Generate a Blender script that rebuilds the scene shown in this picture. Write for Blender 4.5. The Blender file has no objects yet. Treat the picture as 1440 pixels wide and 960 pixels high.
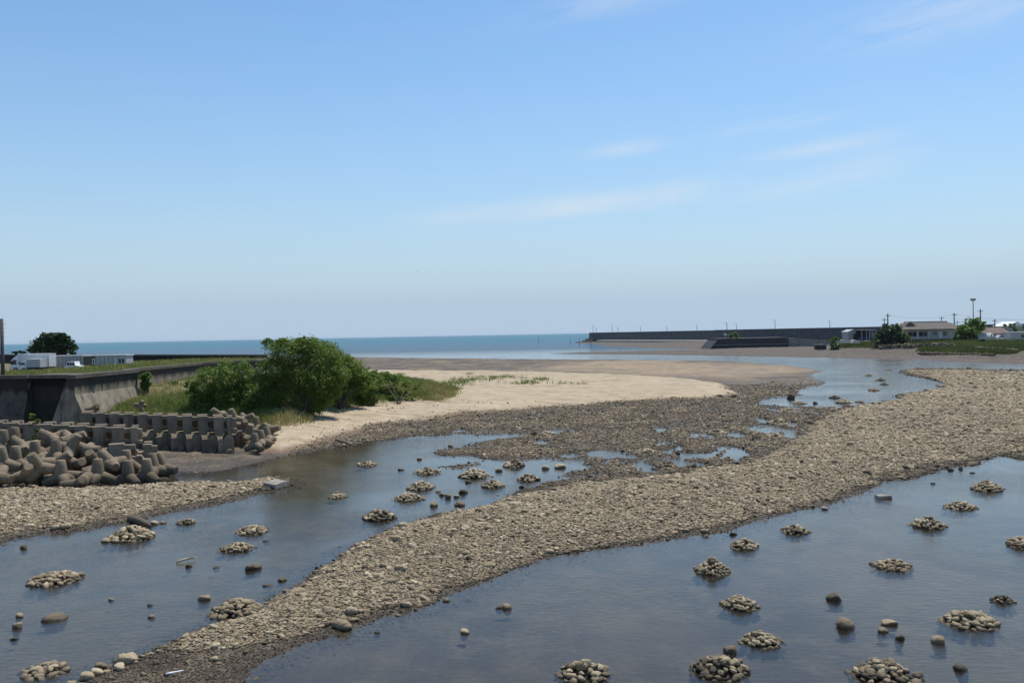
import bpy, bmesh, math, random
import numpy as np
from mathutils import Vector, Matrix, Quaternion

random.seed(11)
rng = np.random.default_rng(11)
SC = bpy.context.scene
COL = SC.collection
R = math.radians

# ------------------------------------------------------------------ camera
CAM_H = 7.2
FPX = 1200.0                      # focal length in pixels of the 1440 px wide photograph
PITCH = math.atan(10.0 / FPX)
ROLL = math.atan(0.0192)
_f = Vector((0, math.cos(PITCH), -math.sin(PITCH)))
_r0 = Vector((1, 0, 0)); _u0 = _r0.cross(_f)
_r = _r0 * math.cos(ROLL) - _u0 * math.sin(ROLL)
_u = _u0 * math.cos(ROLL) + _r0 * math.sin(ROLL)
CAM = Vector((0, 0, CAM_H))
cd = bpy.data.cameras.new('camera'); cam = bpy.data.objects.new('camera', cd); COL.objects.link(cam)
cd.sensor_width = 36.0; cd.lens = 36.0 * FPX / 1440.0
cd.clip_start = 0.1; cd.clip_end = 40000
m3 = Matrix((_r, _u, -_f)).transposed()
cam.matrix_world = Matrix.Translation(CAM) @ m3.to_4x4()
SC.camera = cam

def ray(px, py):
    return _f + _r * ((px - 720) / FPX) + _u * ((480 - py) / FPX)
def W(px, py, z=0.0):             # the point of the level z that this picture point shows
    d = ray(px, py); t = (z - CAM_H) / d.z
    return CAM + d * t
def AT(px, py, dist):             # the point at this depth
    d = ray(px, py)
    return CAM + d * (dist / d.y)

# ------------------------------------------------------------------ light
SUN_EL, SUN_AZ = R(66), R(33)     # azimuth measured from the view direction towards the right
sdir = Vector((math.cos(SUN_EL) * math.sin(SUN_AZ), math.cos(SUN_EL) * math.cos(SUN_AZ), math.sin(SUN_EL)))
sl = bpy.data.lights.new('sun', 'SUN'); so = bpy.data.objects.new('sun', sl); COL.objects.link(so)
sl.energy = 5.0; sl.angle = R(0.5); sl.color = (1.0, 0.95, 0.87)
so.rotation_euler = sdir.to_track_quat('Z', 'Y').to_euler()
SC.view_settings.view_transform = 'Standard'; SC.view_settings.look = 'None'
SC.view_settings.exposure = 0.0; SC.view_settings.gamma = 1.0
SC.render.engine = 'CYCLES'
SC.cycles.max_bounces = 6; SC.cycles.transparent_max_bounces = 12

def node(nt, typ, ins=None, **kw):
    n = nt.nodes.new(typ)
    for k, v in kw.items(): setattr(n, k, v)
    for k, v in (ins or {}).items():
        s = n.inputs[k]
        if isinstance(v, bpy.types.NodeSocket): nt.links.new(v, s)
        else: s.default_value = v
    return n
def mth(nt, op, a, b=0.0, c=None, clamp=False):
    n = node(nt, 'ShaderNodeMath', {0: a, 1: b}, operation=op, use_clamp=clamp)
    if c is not None:
        if isinstance(c, bpy.types.NodeSocket): nt.links.new(c, n.inputs[2])
        else: n.inputs[2].default_value = c
    return n.outputs[0]
def mix(nt, fac, a, b, blend='MIX'):
    n = node(nt, 'ShaderNodeMix', data_type='RGBA', blend_type=blend)
    for i, v in ((0, fac), (6, a), (7, b)):
        if isinstance(v, bpy.types.NodeSocket): nt.links.new(v, n.inputs[i])
        else: n.inputs[i].default_value = v if i == 0 else (v if len(v) == 4 else (*v, 1))
    return n.outputs[2]
def ramp(nt, fac, a, b, lo=0.0, hi=1.0, smooth=True):
    n = node(nt, 'ShaderNodeMapRange', {0: fac, 1: a, 2: b, 3: lo, 4: hi}, interpolation_type='SMOOTHSTEP' if smooth else 'LINEAR')
    return n.outputs[0]

wd = bpy.data.worlds.new('World'); SC.world = wd; wd.use_nodes = True
nt = wd.node_tree; nt.nodes.clear()
sky = node(nt, 'ShaderNodeTexSky', sky_type='NISHITA', sun_disc=False, sun_elevation=SUN_EL, sun_rotation=SUN_AZ,
           altitude=0, air_density=1.0, dust_density=0.6, ozone_density=2.0)
tc = node(nt, 'ShaderNodeTexCoord')
sep = node(nt, 'ShaderNodeSeparateXYZ', {0: tc.outputs['Generated']})
az = mth(nt, 'ARCTAN2', sep.outputs[0], sep.outputs[1]); el = mth(nt, 'ARCSINE', sep.outputs[2])
# thin cirrus: streaks in azimuth and elevation, thickest in a few drifts
vec = node(nt, 'ShaderNodeCombineXYZ', {0: mth(nt, 'MULTIPLY', az, 5.0), 1: mth(nt, 'ADD', mth(nt, 'MULTIPLY', el, 34.0), mth(nt, 'MULTIPLY', az, -3.2)), 2: 3.3})
nz = node(nt, 'ShaderNodeTexNoise', {'Vector': vec.outputs[0], 'Scale': 1.3, 'Detail': 8.0, 'Roughness': 0.6, 'Distortion': 0.7})
cl = None
for (px, py, wx, wy, amp) in ((800, 292, 95, 15, .52), (935, 276, 75, 16, .34), (650, 303, 70, 12, .2), (885, 208, 50, 10, .36), (1150, 209, 75, 9, .32),
                              (1105, 172, 60, 8, .3), (1230, 228, 60, 26, .2), (860, 4, 120, 16, .3), (1360, 10, 130, 24, .42), (1130, 262, 80, 12, .22), (1030, 185, 30, 8, .2)):
    dv = ray(px, py).normalized()
    a0, e0 = math.atan2(dv.x, dv.y), math.asin(dv.z)
    dx = mth(nt, 'DIVIDE', mth(nt, 'SUBTRACT', az, a0), wx / FPX)
    dy = mth(nt, 'DIVIDE', mth(nt, 'SUBTRACT', mth(nt, 'SUBTRACT', el, e0), mth(nt, 'MULTIPLY', mth(nt, 'SUBTRACT', az, a0), 0.09)), wy / FPX)
    q = mth(nt, 'ADD', mth(nt, 'MULTIPLY', dx, dx), mth(nt, 'MULTIPLY', dy, dy))
    g = mth(nt, 'MULTIPLY', mth(nt, 'EXPONENT', mth(nt, 'MULTIPLY', q, -0.9)), amp)
    cl = g if cl is None else mth(nt, 'ADD', cl, g)
cl = mth(nt, 'ADD', cl, 0.02)
cov = mth(nt, 'MULTIPLY', cl, ramp(nt, nz.outputs[0], 0.30, 0.66), clamp=True)
hs = node(nt, 'ShaderNodeHueSaturation', {'Saturation': 1.22, 'Value': 1.55, 'Color': sky.outputs[0]})
# the pale haze that lies low over the sea all round
low = mth(nt, 'MULTIPLY', mth(nt, 'EXPONENT', mth(nt, 'MULTIPLY', mth(nt, 'MAXIMUM', mth(nt, 'SUBTRACT', el, 0.035), 0.0), -6.0)), 0.97)
SKYCOL = mix(nt, low, mix(nt, 1.0, hs.outputs[0], (0.93, 1.01, 1.0), 'MULTIPLY'), (4.4, 5.68, 7.1, 1))
cloudy = mix(nt, cov, SKYCOL, (7.4, 7.9, 8.6, 1))
SKY_STRENGTH = 0.1
bg = node(nt, 'ShaderNodeBackground', {'Color': cloudy, 'Strength': SKY_STRENGTH})
wo = node(nt, 'ShaderNodeOutputWorld', {'Surface': bg.outputs[0]})

# ------------------------------------------------------------------ helpers
def mat(name):
    m = bpy.data.materials.new(name); m.use_nodes = True
    m.node_tree.nodes.clear()
    return m, m.node_tree
def out(nt, sh, disp=None):
    node(nt, 'ShaderNodeOutputMaterial', {'Surface': sh})
def simple(name, col, rough=0.8, var=0.15, scale=6.0, metal=0.0, spec=0.3, bump=0.0, streak=None):
    """painted, metal or plastic surface: the colour with fine worn variation"""
    m, nt = mat(name)
    tc = node(nt, 'ShaderNodeTexCoord')
    n = node(nt, 'ShaderNodeTexNoise', {'Vector': tc.outputs['Object'], 'Scale': scale, 'Detail': 5.0, 'Roughness': 0.6})
    c = mix(nt, ramp(nt, n.outputs[0], 0.3, 0.7), tuple(x * (1 - var) for x in col), tuple(min(1, x * (1 + var)) for x in col))
    if streak:
        mp = node(nt, 'ShaderNodeMapping', {'Vector': tc.outputs['Object'], 'Scale': (4, 4, 0.35)})
        n2 = node(nt, 'ShaderNodeTexNoise', {'Vector': mp.outputs[0], 'Scale': 2.0, 'Detail': 4.0})
        c = mix(nt, ramp(nt, n2.outputs[0], 0.5, 0.72), c, streak)
    b = node(nt, 'ShaderNodeBsdfPrincipled', {'Base Color': c, 'Roughness': rough, 'Metallic': metal, 'Specular IOR Level': spec})
    if bump:
        bp = node(nt, 'ShaderNodeBump', {'Strength': bump, 'Distance': 0.02, 'Height': n.outputs[0]})
        nt.links.new(bp.outputs[0], b.inputs['Normal'])
    out(nt, b.outputs[0]); return m

class MB:
    """collects shapes for one mesh"""
    def __init__(s): s.v = []; s.f = []
    def add(s, v, f):
        o = len(s.v); s.v += [tuple(p) for p in v]; s.f += [tuple(i + o for i in q) for q in f]; return s
    def box(s, x0, x1, y0, y1, z0, z1):
        return s.add([(x0, y0, z0), (x1, y0, z0), (x1, y1, z0), (x0, y1, z0), (x0, y0, z1), (x1, y0, z1), (x1, y1, z1), (x0, y1, z1)],
                     [(0, 3, 2, 1), (4, 5, 6, 7), (0, 1, 5, 4), (1, 2, 6, 5), (2, 3, 7, 6), (3, 0, 4, 7)])
    def prism(s, prof, y0, y1):     # profile in x,z extruded along y
        n = len(prof)
        a = sum(prof[i][0] * prof[(i + 1) % n][1] - prof[(i + 1) % n][0] * prof[i][1] for i in range(n))
        if a < 0: prof = prof[::-1]
        v = [(x, y0, z) for x, z in prof] + [(x, y1, z) for x, z in prof]
        f = [tuple(range(n)), tuple(range(2 * n - 1, n - 1, -1))] + [(i, i + n, (i + 1) % n + n, (i + 1) % n) for i in range(n)]
        return s.add(v, f)
    def tube(s, pts, rad, n=6, cap=True):
        pts = [Vector(p) for p in pts]
        if not hasattr(rad, '__len__'): rad = [rad] * len(pts)
        v = []
        for i, p in enumerate(pts):
            t = (pts[min(i + 1, len(pts) - 1)] - pts[max(i - 1, 0)]).normalized()
            a = t.orthogonal().normalized(); b = t.cross(a)
            if abs(t.z) < 0.95: a = Vector((0, 0, 1)).cross(t).normalized(); b = t.cross(a)
            v += [p + (a * math.cos(2 * math.pi * k / n) + b * math.sin(2 * math.pi * k / n)) * rad[i] for k in range(n)]
        f = []
        for i in range(len(pts) - 1):
            f += [(i * n + k, i * n + (k + 1) % n, (i + 1) * n + (k + 1) % n, (i + 1) * n + k) for k in range(n)]
        if cap: f += [tuple(range(n - 1, -1, -1)), tuple((len(pts) - 1) * n + k for k in range(n))]
        return s.add(v, f)
    def mesh(s, name, m, smooth=False):
        me = bpy.data.meshes.new(name); me.from_pydata(s.v, [], s.f); me.materials.append(m)
        if smooth: me.polygons.foreach_set('use_smooth', [True] * len(me.polygons))
        me.update(); return me
    def build(s, name, m, parent=None, smooth=False):
        return link(name, s.mesh(name, m, smooth), parent)
def link(name, me, parent=None):
    o = bpy.data.objects.new(name, me); COL.objects.link(o)
    if parent is not None: o.parent = parent
    return o
def empty(name, loc=(0, 0, 0), rz=0.0):
    o = bpy.data.objects.new(name, None); COL.objects.link(o); o.location = loc; o.rotation_euler = (0, 0, rz)
    o.empty_display_size = 0.1
    return o
def tag(o, label=None, cat=None, group=None, kind=None):
    if label: o['label'] = label
    if cat: o['category'] = cat
    if group: o['group'] = group
    if kind: o['kind'] = kind
    return o
KIDS = {}
def copy_tree(o, parent=None):
    c = o.copy(); COL.objects.link(c)
    if parent is not None: c.parent = parent
    for ch in o.children: copy_tree(ch, c)
    return c
def np_mesh(name, v, f, m=None, smooth=False, attrs=None):
    """fast mesh from arrays; f is (n,k) with one k"""
    me = bpy.data.meshes.new(name)
    v = np.asarray(v, np.float32); f = np.asarray(f, np.int32)
    me.vertices.add(len(v)); me.vertices.foreach_set('co', v.ravel())
    if len(f):
        k = f.shape[1]
        me.loops.add(f.size); me.loops.foreach_set('vertex_index', f.ravel())
        me.polygons.add(len(f)); me.polygons.foreach_set('loop_start', np.arange(0, f.size, k, dtype=np.int32))
        if smooth: me.polygons.foreach_set('use_smooth', np.ones(len(f), bool))
    for an, (typ, arr) in (attrs or {}).items():
        a = me.attributes.new(an, typ, 'POINT')
        a.data.foreach_set('vector' if typ == 'FLOAT_VECTOR' else 'value', np.asarray(arr, np.int32 if typ == 'INT' else np.float32).ravel())
    if m: me.materials.append(m)
    me.update(calc_edges=True); return me

_tab = rng.random((256, 256)).astype(np.float32)
def vnoise(x, y):
    xi = np.floor(x).astype(int); yi = np.floor(y).astype(int)
    u = x - xi; v = y - yi; u = u * u * (3 - 2 * u); v = v * v * (3 - 2 * v)
    g = lambda a, b: _tab[a & 255, b & 255]
    return (g(xi, yi) * (1 - u) + g(xi + 1, yi) * u) * (1 - v) + (g(xi, yi + 1) * (1 - u) + g(xi + 1, yi + 1) * u) * v
def fbm(x, y, sc, octs=4, seed=0):
    t = 0; a = 1.0; n = 0
    for o in range(octs):
        t = t + a * (vnoise(x * sc + 17.3 * o + seed * 7.7, y * sc + 9.1 * o + seed * 3.3) * 2 - 1); n += a; a *= 0.5; sc *= 2.03
    return t / n * 1.6
def sdist(P, poly):
    """signed distance of the points P (n,2) to the closed polygon, positive inside"""
    P = np.asarray(P, float); poly = np.asarray(poly, float)
    outd = np.empty(len(P))
    A = poly; B = np.roll(poly, -1, 0); E = B - A; L2 = (E ** 2).sum(1) + 1e-12
    for s in range(0, len(P), 20000):
        p = P[s:s + 20000]
        d2 = np.full(len(p), 1e18); ins = np.zeros(len(p), bool)
        for i in range(len(A)):
            w = p - A[i]; t = np.clip((w @ E[i]) / L2[i], 0, 1)
            q = w - t[:, None] * E[i]
            d2 = np.minimum(d2, (q ** 2).sum(1))
            c = ((A[i, 1] > p[:, 1]) != (B[i, 1] > p[:, 1]))
            if E[i, 1] != 0: ins ^= c & (w[:, 0] < E[i, 0] * w[:, 1] / E[i, 1])
        d = np.sqrt(d2); outd[s:s + 20000] = np.where(ins, d, -d)
    return outd
def wp(pts, z=0.0):
    """picture points ('w', x, y are already metres) to ground metres"""
    o = []
    for p in pts:
        if p[0] == 'w': o.append((p[1], p[2]))
        else: q = W(p[0], p[1], z); o.append((q.x, q.y))
    return np.array(o)
def smooth01(x, a, b):
    t = np.clip((x - a) / (b - a), 0, 1); return t * t * (3 - 2 * t)

# ------------------------------------------------------------------ the lie of the land
BAR = wp([(70, 975), (97, 962), (130, 940), (180, 925), (235, 905), (255, 893), (300, 875), (345, 862), (380, 842), (412, 827), (442, 802), (467, 786), (488, 767),
          (515, 756), (553, 741), (610, 723), (651, 717), (683, 708), (705, 698), (732, 689), (760, 681), (815, 674), (870, 668), (960, 662), (1040, 650), (1075, 640), (1110, 620),
          (1140, 596), (1179, 572), (1195, 571.7), (1220, 567.5), (1251, 562), (1284, 553.6), (1318, 545), (1327, 541), (1318, 535.5), (1284, 528), (1262, 524), (1270, 520), (1290, 518), (1373, 520),
          (1440, 521.7), (1700, 527), (2000, 600), (1700, 625), (1500, 640), (1440, 647), (1405, 638), (1355, 652), (1317, 662), (1295, 672), (1250, 673), (1220, 685), (1192, 695), (1167, 710), (1117, 720), (1080, 730),
          (1040, 745), (1002, 750), (947, 756), (902, 764), (852, 770), (815, 777), (772, 784), (740, 796), (716, 802), (686, 816), (640, 830), (613, 840), (570, 859), (532, 867), (494, 881),
          (453, 897), (420, 904), (379, 926), (350, 940), (335, 965), (300, 1000), (100, 1010)])
BARDRY = wp([(235, 912), (255, 898), (300, 882), (345, 868), (385, 848), (415, 832), (445, 808), (475, 788), (515, 762), (553, 747), (610, 729), (683, 712), (735, 697), (815, 684), (880, 678), (960, 670),
             (1050, 655), (1090, 640), (1125, 618), (1150, 600), (1185, 577), (1225, 571), (1284, 557), (1330, 545), (1320, 533), (1290, 527), (1275, 522), (1373, 522), (1700, 529), (1700, 615), (1440, 632), (1355, 644), (1250, 664),
             (1160, 700), (1080, 723), (950, 749), (850, 763), (740, 787), (640, 820), (560, 853), (480, 875), (400, 895), (350, 903), (300, 905), (262, 915)])
LEFTBAR = wp([(-300, 800), (0, 767), (26, 757), (70, 750), (114, 745.6), (146, 738), (190, 734), (213, 726.7), (262, 716.5), (321, 706), (364.6, 694.6), (394, 687), (412, 680),
              (400, 674), (378, 672), (333, 679), (250, 680), (167, 686), (92, 688), (28, 682), (0, 678), (-300, 690)])
FLATS = wp([(430, 636), (480, 628), (520, 621), (567, 615), (642, 610), (700, 611), (735, 611), (727, 614), (685, 620), (643, 630), (607, 637), (625, 643), (668, 640), (688, 646), (655, 651), (616, 656), (645, 660), (690, 653),
            (715, 650), (760, 645), (805, 648), (812, 659), (798, 669), (830, 674), (900, 676), (1000, 670), (1080, 650), (1130, 612), (1165, 588), (1180, 572), (1140, 573), (1096, 571), (1060, 568), (1057, 566),
            (1068, 560), (1115, 556), (1118, 549), (1145, 544), (1162, 540), (1140, 526), (1159, 522), (1123, 515), (1040, 509), (996, 507), (878, 506), (760, 505), (600, 503.5), (470, 501.5), (380, 501),
            ('w', -80, 190), ('w', -160, 150), ('w', -160, 35), (-300, 670), (0, 672), (60, 678), (150, 678), (235, 672), (250, 664), (300, 662), (350, 653), (390, 643)])
SAND = wp([(338, 622), (365, 634), (395, 637), (430, 629), (500, 610), (560, 596), (640, 585), (760, 571), (878, 562), (949, 560), (1010, 558), (1043, 552), (1020, 540), (977, 533), (900, 529), (800, 525),
           (700, 523), (547, 522), (470, 521), (400, 520), ('w', -48, 165), ('w', -60, 75), ('w', -31.5, 62.5), (110, 596), (330, 603)], 0.2)
BERM = wp([(385, 612), (470, 592), (560, 572), (650, 557), (760, 549), (880, 546), (830, 535), (720, 530), (600, 527), (480, 525), ('w', -40, 150), ('w', -60, 75), ('w', -31, 63), (330, 592)], 0.9)
KNOLL = wp([(110, 579), (200, 580), (300, 580), (355, 583), (420, 580), (470, 566), (540, 555), (610, 549), (652, 543), (600, 535), (500, 520), ('w', -36, 118), ('w', -37, 70), ('w', -33, 63.5)], 1.7)
INLAND = wp([('w', -200, 55), ('w', -70, 66), ('w', -41, 70.2), ('w', -35.4, 69), ('w', -35.4, 80), ('w', -37.4, 85), ('w', -36.8, 101), ('w', -33, 110), ('w', -37, 131), ('w', -112, 199), ('w', -230, 260), ('w', -420, 120)])
FARBAR = wp([(770, 497), (859, 494.9), (940, 493.2), (991, 491.6), (960, 490.2), (912, 489), (854, 486.7), (826, 483)]) .tolist() + [(45, 640), (70, 690), (300, 520), (520, 420), (420, 150)] + \
    wp([(1700, 519), (1440, 512.2), (1390, 511), (1327, 508.3), (1286, 505.2), (1223, 504.8), (1160, 502.8), (1044, 500.8), (912, 498.6), (840, 498)]).tolist()
FARBAR = np.array(FARBAR)
RIGHT = np.array(wp([(1150, 500), (1223, 502), (1290, 502.3), (1327, 506), (1440, 510), (1700, 516)]).tolist() + [(420, 160), (480, 460), (150, 420), (118, 340), (98, 270)])
JETTYBACK = np.array([(78, 470), (95, 345), (140, 330), (190, 330), (260, 420), (160, 520), (90, 600)])

TAN = wp([(820, 509), (900, 507.5), (1040, 511), (1110, 516), (1125, 520), (1075, 530), (1040, 540), (1020, 538), (977, 532), (900, 528), (800, 523), (760, 519)])
EMB = np.array([(-36.5, 77), (-31.8, 79), (-30.5, 92), (-33, 106), (-37, 101)])
PUDDLES = [(911, 660, 11, 6), (964, 654, 10, 4), (988, 657, 12, 4.5), (945, 639, 22, 4), (1020, 640, 36, 3), (1030, 632, 14, 3), (940, 626, 13, 3.5), (985, 613, 15, 2.6), (1035, 612, 12, 2.4), (1058, 618, 12, 2.6),
           (790, 607, 16, 2.2), (850, 638, 20, 3), (865, 652, 12, 3), (835, 671, 15, 3), (880, 640, 10, 2.5), (1085, 605, 22, 4.4), (1115, 612, 16, 2.6), (1075, 592, 11, 2.4), (1110, 596, 12, 2.6), (1088, 577, 9, 1.8),
           (1132, 577, 7, 3), (930, 605, 9, 2), (760, 622, 9, 2), (1046, 650, 10, 2.2), (815, 653, 12, 3.5), (700, 650, 16, 2), (800, 640, 12, 2), (1425, 637, 22, 2.2), (1390, 652, 20, 2), (590, 592, 14, 1.0), (650, 605, 14, 1.2)]
PUD = []
for (px, py, a, b) in PUDDLES:
    c = W(px, py); e = W(px + a, py); n_ = W(px, py - b * 1.5)
    PUD.append((c.x, c.y, (e - c).length * 1.15, abs(n_.y - c.y) * 1.1))

CAIRNS = [  # centre x, waterline y, width in picture points, label
    (1400, 691, 46, 'pebbly stone mound farthest off in the right hand pool, near the frame edge'),
    (1361, 717, 46, 'broad low stone mound just below the farthest one in the right pool'),
    (1316, 744, 48, 'wide stone mound third along the line coming down the right pool'),
    (1124, 751, 40, 'small peaked stone mound close off the gravel bar in the right pool'),
    (1267, 803, 57, 'wide stone mound with a long flat skirt in the middle of the right pool'),
    (1451, 771, 50, 'stone mound cut off by the right edge of the photo'),
    (1419, 850, 35, 'small dark stone mound behind the largest diamond shaped one at far right'),
    (1382, 886, 80, 'large diamond shaped stone mound in the lower right of the right pool'),
    (1262, 966, 92, 'dark peaked stone mound cut by the bottom edge of the photo'),
    (1079, 911, 62, 'rounded stone mound just up right of the biggest one at the bottom'),
    (1047, 859, 56, 'stone mound with a mossy left foot between two others in a slanting line'),
    (1007, 809, 54, 'high heaped stone mound halfway down the line off the gravel bar'),
    (1051, 773, 43, 'stone mound nearest the gravel bar, first in the slanting line'),
    (1022, 957, 86, 'biggest stone mound at the bottom with a dark boulder behind it'),
    (823, 961, 78, 'stone mound of large cobbles alone at the bottom centre'),
    (60, 825, 73, 'long low stone mound in the open water of the left channel'),
    (172, 762, 66, 'tall stone mound touching the left gravel bank'),
    (256, 738, 31, 'tiny flat stone mound off the tip of the dark log'),
    (348, 752, 49, 'flat stone mound right behind another in mid left channel'),
    (326, 777, 50, 'low stone mound in front of its twin in mid left channel'),
    (322, 870, 76, 'stone mound against the near end of the gravel bar'),
    (48, 955, 64, 'mound of big cobbles in the lower left corner'),
    (530, 733, 50, 'round dark based stone mound in the left channel beside the gravel bar'),
    (472, 701, 30, 'thin little stone mound off the weedy tip of the left bank'),
    (514, 656, 30, 'farthest left stone mound in the channel below the sand'),
    (590, 689, 40, 'stone mound tucked behind another in the upper pool'),
    (572, 705, 44, 'stone mound in front of its neighbour at the mouth of the upper pool'),
    (599, 667, 37, 'stone mound at the end of a thin gravel spit'),
    (666, 673, 46, 'largest stone mound in the upper pool'),
    (692, 686, 36, 'stone mound at the near side of the upper pool'),
    (723, 657, 35, 'stone mound half on the dark gravel behind the upper pool'),
    (743, 677, 35, 'tidy round stone mound at the right of the upper pool'),
    (770, 612, 26, 'stone mound beside a black boulder on the dark flats'),
    (938, 661, 36, 'dark stone mound between two bright puddles'),
    (912, 639, 34, 'ragged stone mound on the flats behind the bright puddles'),
    (1010, 610, 32, 'spread out stone mound on the flats among thin puddles'),
    (1092, 617, 34, 'stone mound standing behind a wide puddle next to the big gravel bar'),
    (1098, 597, 32, 'broad stone mound between puddles near the head of the creek'),
    (1112, 581, 30, 'stone mound at the very head of the creek'),
    (1127, 568, 20, 'flat stone mound in the creek next to a black rock'),
    (1181, 579, 24, 'stone mound on the edge of the gravel bar by the creek'),
    (1190, 567, 23, 'stone mound in front of a pair in the creek'),
    (1177, 560, 18, 'stone mound behind its partner in the creek'),
    (1232, 549, 17, 'nearest of the four mounds strung along the middle of the creek'),
    (1246, 541, 13, 'second small mound along the middle of the creek'),
    (1241, 535, 14, 'third small mound along the middle of the creek'),
    (1224, 528, 11, 'far left small mound in the wide part of the creek'),
    (1252, 520, 9, 'farthest tiny mound in the wide part of the creek'),
    (1212, 566, 13, 'flat barely emerging mound beside the creek shore'),
]
CAIRN_W = []
for (px, py, w_, lab) in CAIRNS:
    b = W(px, py); rad = w_ * 0.5 * b.y / FPX
    CAIRN_W.append((b.x, b.y + rad * 0.9, rad))

def land(P):
    """height of the ground at the points P (n,2), and what it is made of"""
    P = np.asarray(P, float); X, Y = P[:, 0], P[:, 1]
    r = np.hypot(X, Y)
    j = fbm(X, Y, 0.35, 4, 1) * np.clip(r / 90, 0.18, 0.9) * 1.1      # ragged shorelines
    big = fbm(X, Y, 0.07, 3, 2)
    def prof(sd, top, w, down=0.10, deep=0.4):
        return np.where(sd > 0, top * (1 - np.exp(-np.maximum(sd, 0) / w)), np.maximum(sd * down, -deep))
    sbar = sdist(P, BAR) + j * 1.0; sdry = sdist(P, BARDRY) + j * 0.5; slb = sdist(P, LEFTBAR) + j * 0.5
    sfl = sdist(P, FLATS) + j * 0.9; ssa = sdist(P, SAND) + j * 0.4; sbe = sdist(P, BERM); skn = sdist(P, KNOLL) + j
    sin_ = sdist(P, INLAND) - 0.9; sfa = sdist(P, FARBAR) + j; sri = sdist(P, RIGHT) + j * 0.8; sjb = sdist(P, JETTYBACK)
    cob = fbm(X, Y, 0.9, 3, 3)
    zbed = -0.27 - 0.08 * fbm(X, Y, 0.2, 3, 4)
    zb = prof(sbar, 0.09, 0.5, 0.16) + np.where(sdry > 0, (0.30 - 0.2 * smooth01(Y, 85, 125)) * (1 - np.exp(-np.maximum(sdry, 0) / 1.6)), 0) + 0.05 * cob * smooth01(sbar, 0, 1.5)
    zl = prof(slb, 0.34, 1.3, 0.16) + 0.05 * cob * smooth01(slb, 0, 1.2)
    zf = prof(sfl, 0.10, 0.8, 0.12) + (0.070 * cob + 0.05 * fbm(X, Y, 0.33, 2, 6)) * smooth01(sfl, 0.1, 1.4)
    for (cx, cy, a, b) in PUD:
        near = (np.abs(X - cx) < 3 * a + 1) & (np.abs(Y - cy) < 3 * b + 1)
        if near.any():
            q = ((X[near] - cx) / a) ** 2 + ((Y[near] - cy) / b) ** 2
            g = np.exp(-q * q * 0.8)
            zf[near] -= 0.40 * g * (1 + 1.1 * cob[near] + 0.9 * fbm(X[near], Y[near] * 1.8, 1.7, 3, 61))
    zf = zf + np.where(ssa > 0, 0.62 * (1 - np.exp(-np.maximum(ssa, 0) / 2.2)), 0) + np.where(sbe > 0, 0.5 * (1 - np.exp(-np.maximum(sbe, 0) / 4.0)), 0)
    zf = zf + np.where(skn > 0, 1.0 * (1 - np.exp(-np.maximum(skn, 0) / 3.0)), 0)
    sem = sdist(P, EMB) + 0.4 * j
    zf = zf + np.where(sem > 0, 1.5 * (1 - np.exp(-np.maximum(sem, 0) / 1.4)), 0)
    zf = zf + np.where(ssa > 0, 0.05 * fbm(X, Y, 0.3, 5, 8), 0)
    za = prof(sfa, 0.5, 6.0, 0.06) + 0.10 * np.where(sfa > 0, cob, 0) * smooth01(sfa, 0, 8)
    zr = np.where(sri > 0, 3.0 * (1 - np.exp(-np.maximum(sri, 0) / 13.0)), -5)
    zj = np.where(sjb > 0, 1.6 * (1 - np.exp(-np.maximum(sjb, 0) / 14.0)), -5)
    off = smooth01(Y, 260, 900)
    z = np.maximum(zbed - 3.0 * off, np.maximum(np.maximum(zb, zl), np.maximum(zf, np.maximum(za, np.maximum(zr, zj)))))
    zi = 2.9 + 1.0 * smooth01(X, -75, -45) * smooth01(Y, 92, 118) + 0.15 * big
    z = np.where(sin_ > 0, zi, z)
    for (cx, cy, rad) in CAIRN_W:
        near = (np.abs(X - cx) < rad * 1.2) & (np.abs(Y - cy) < rad * 1.2)
        if near.any():
            q = np.hypot(X[near] - cx, Y[near] - cy) / rad
            z[near] = np.maximum(z[near], -0.3 + (0.3 + 0.30 * rad) * np.clip(1.06 - q, 0, 1) ** 0.7)
    dry = np.maximum(smooth01(sdry + 0.5 * cob, -0.9, 0.5), smooth01(slb, 0.2, 1.2))
    sand = smooth01(ssa + 0.8 * big, -0.8, 1.6)
    grass = smooth01(skn + 1.2 * cob, -0.5, 1.5) * (sin_ < 0)
    grass = np.maximum(grass, smooth01(sin_, -0.2, 0.4))
    grass = np.maximum(grass, smooth01(sri, 16, 22))
    stony = np.maximum(smooth01(sbar, -1.5, 0), np.maximum(smooth01(slb, -1.0, 0), smooth01(sfl, -1.0, 0.2) * (1 - smooth01(Y + 6 * big, 92, 112)) * (X > -14 - 0.0 * X)))
    stony = stony * (1 - sand)
    silt = smooth01(Y + 6 * big, 95, 120) * smooth01(sfl, 0, 3) * (1 - sand)
    tan = smooth01(sdist(P, TAN) + 7 * big, -6, 10)
    farg = np.maximum(smooth01(sfa, -0.5, 1.0), smooth01(sri, -1, 0))
    return dict(z=z, dry=dry, sand=sand, grass=grass, stony=stony, silt=silt, farg=farg, sbar=sbar, slb=slb, sfl=sfl, sdry=sdry, ssa=ssa, skn=skn, sri=sri, cob=cob, sem=sem, tan=tan)

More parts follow.
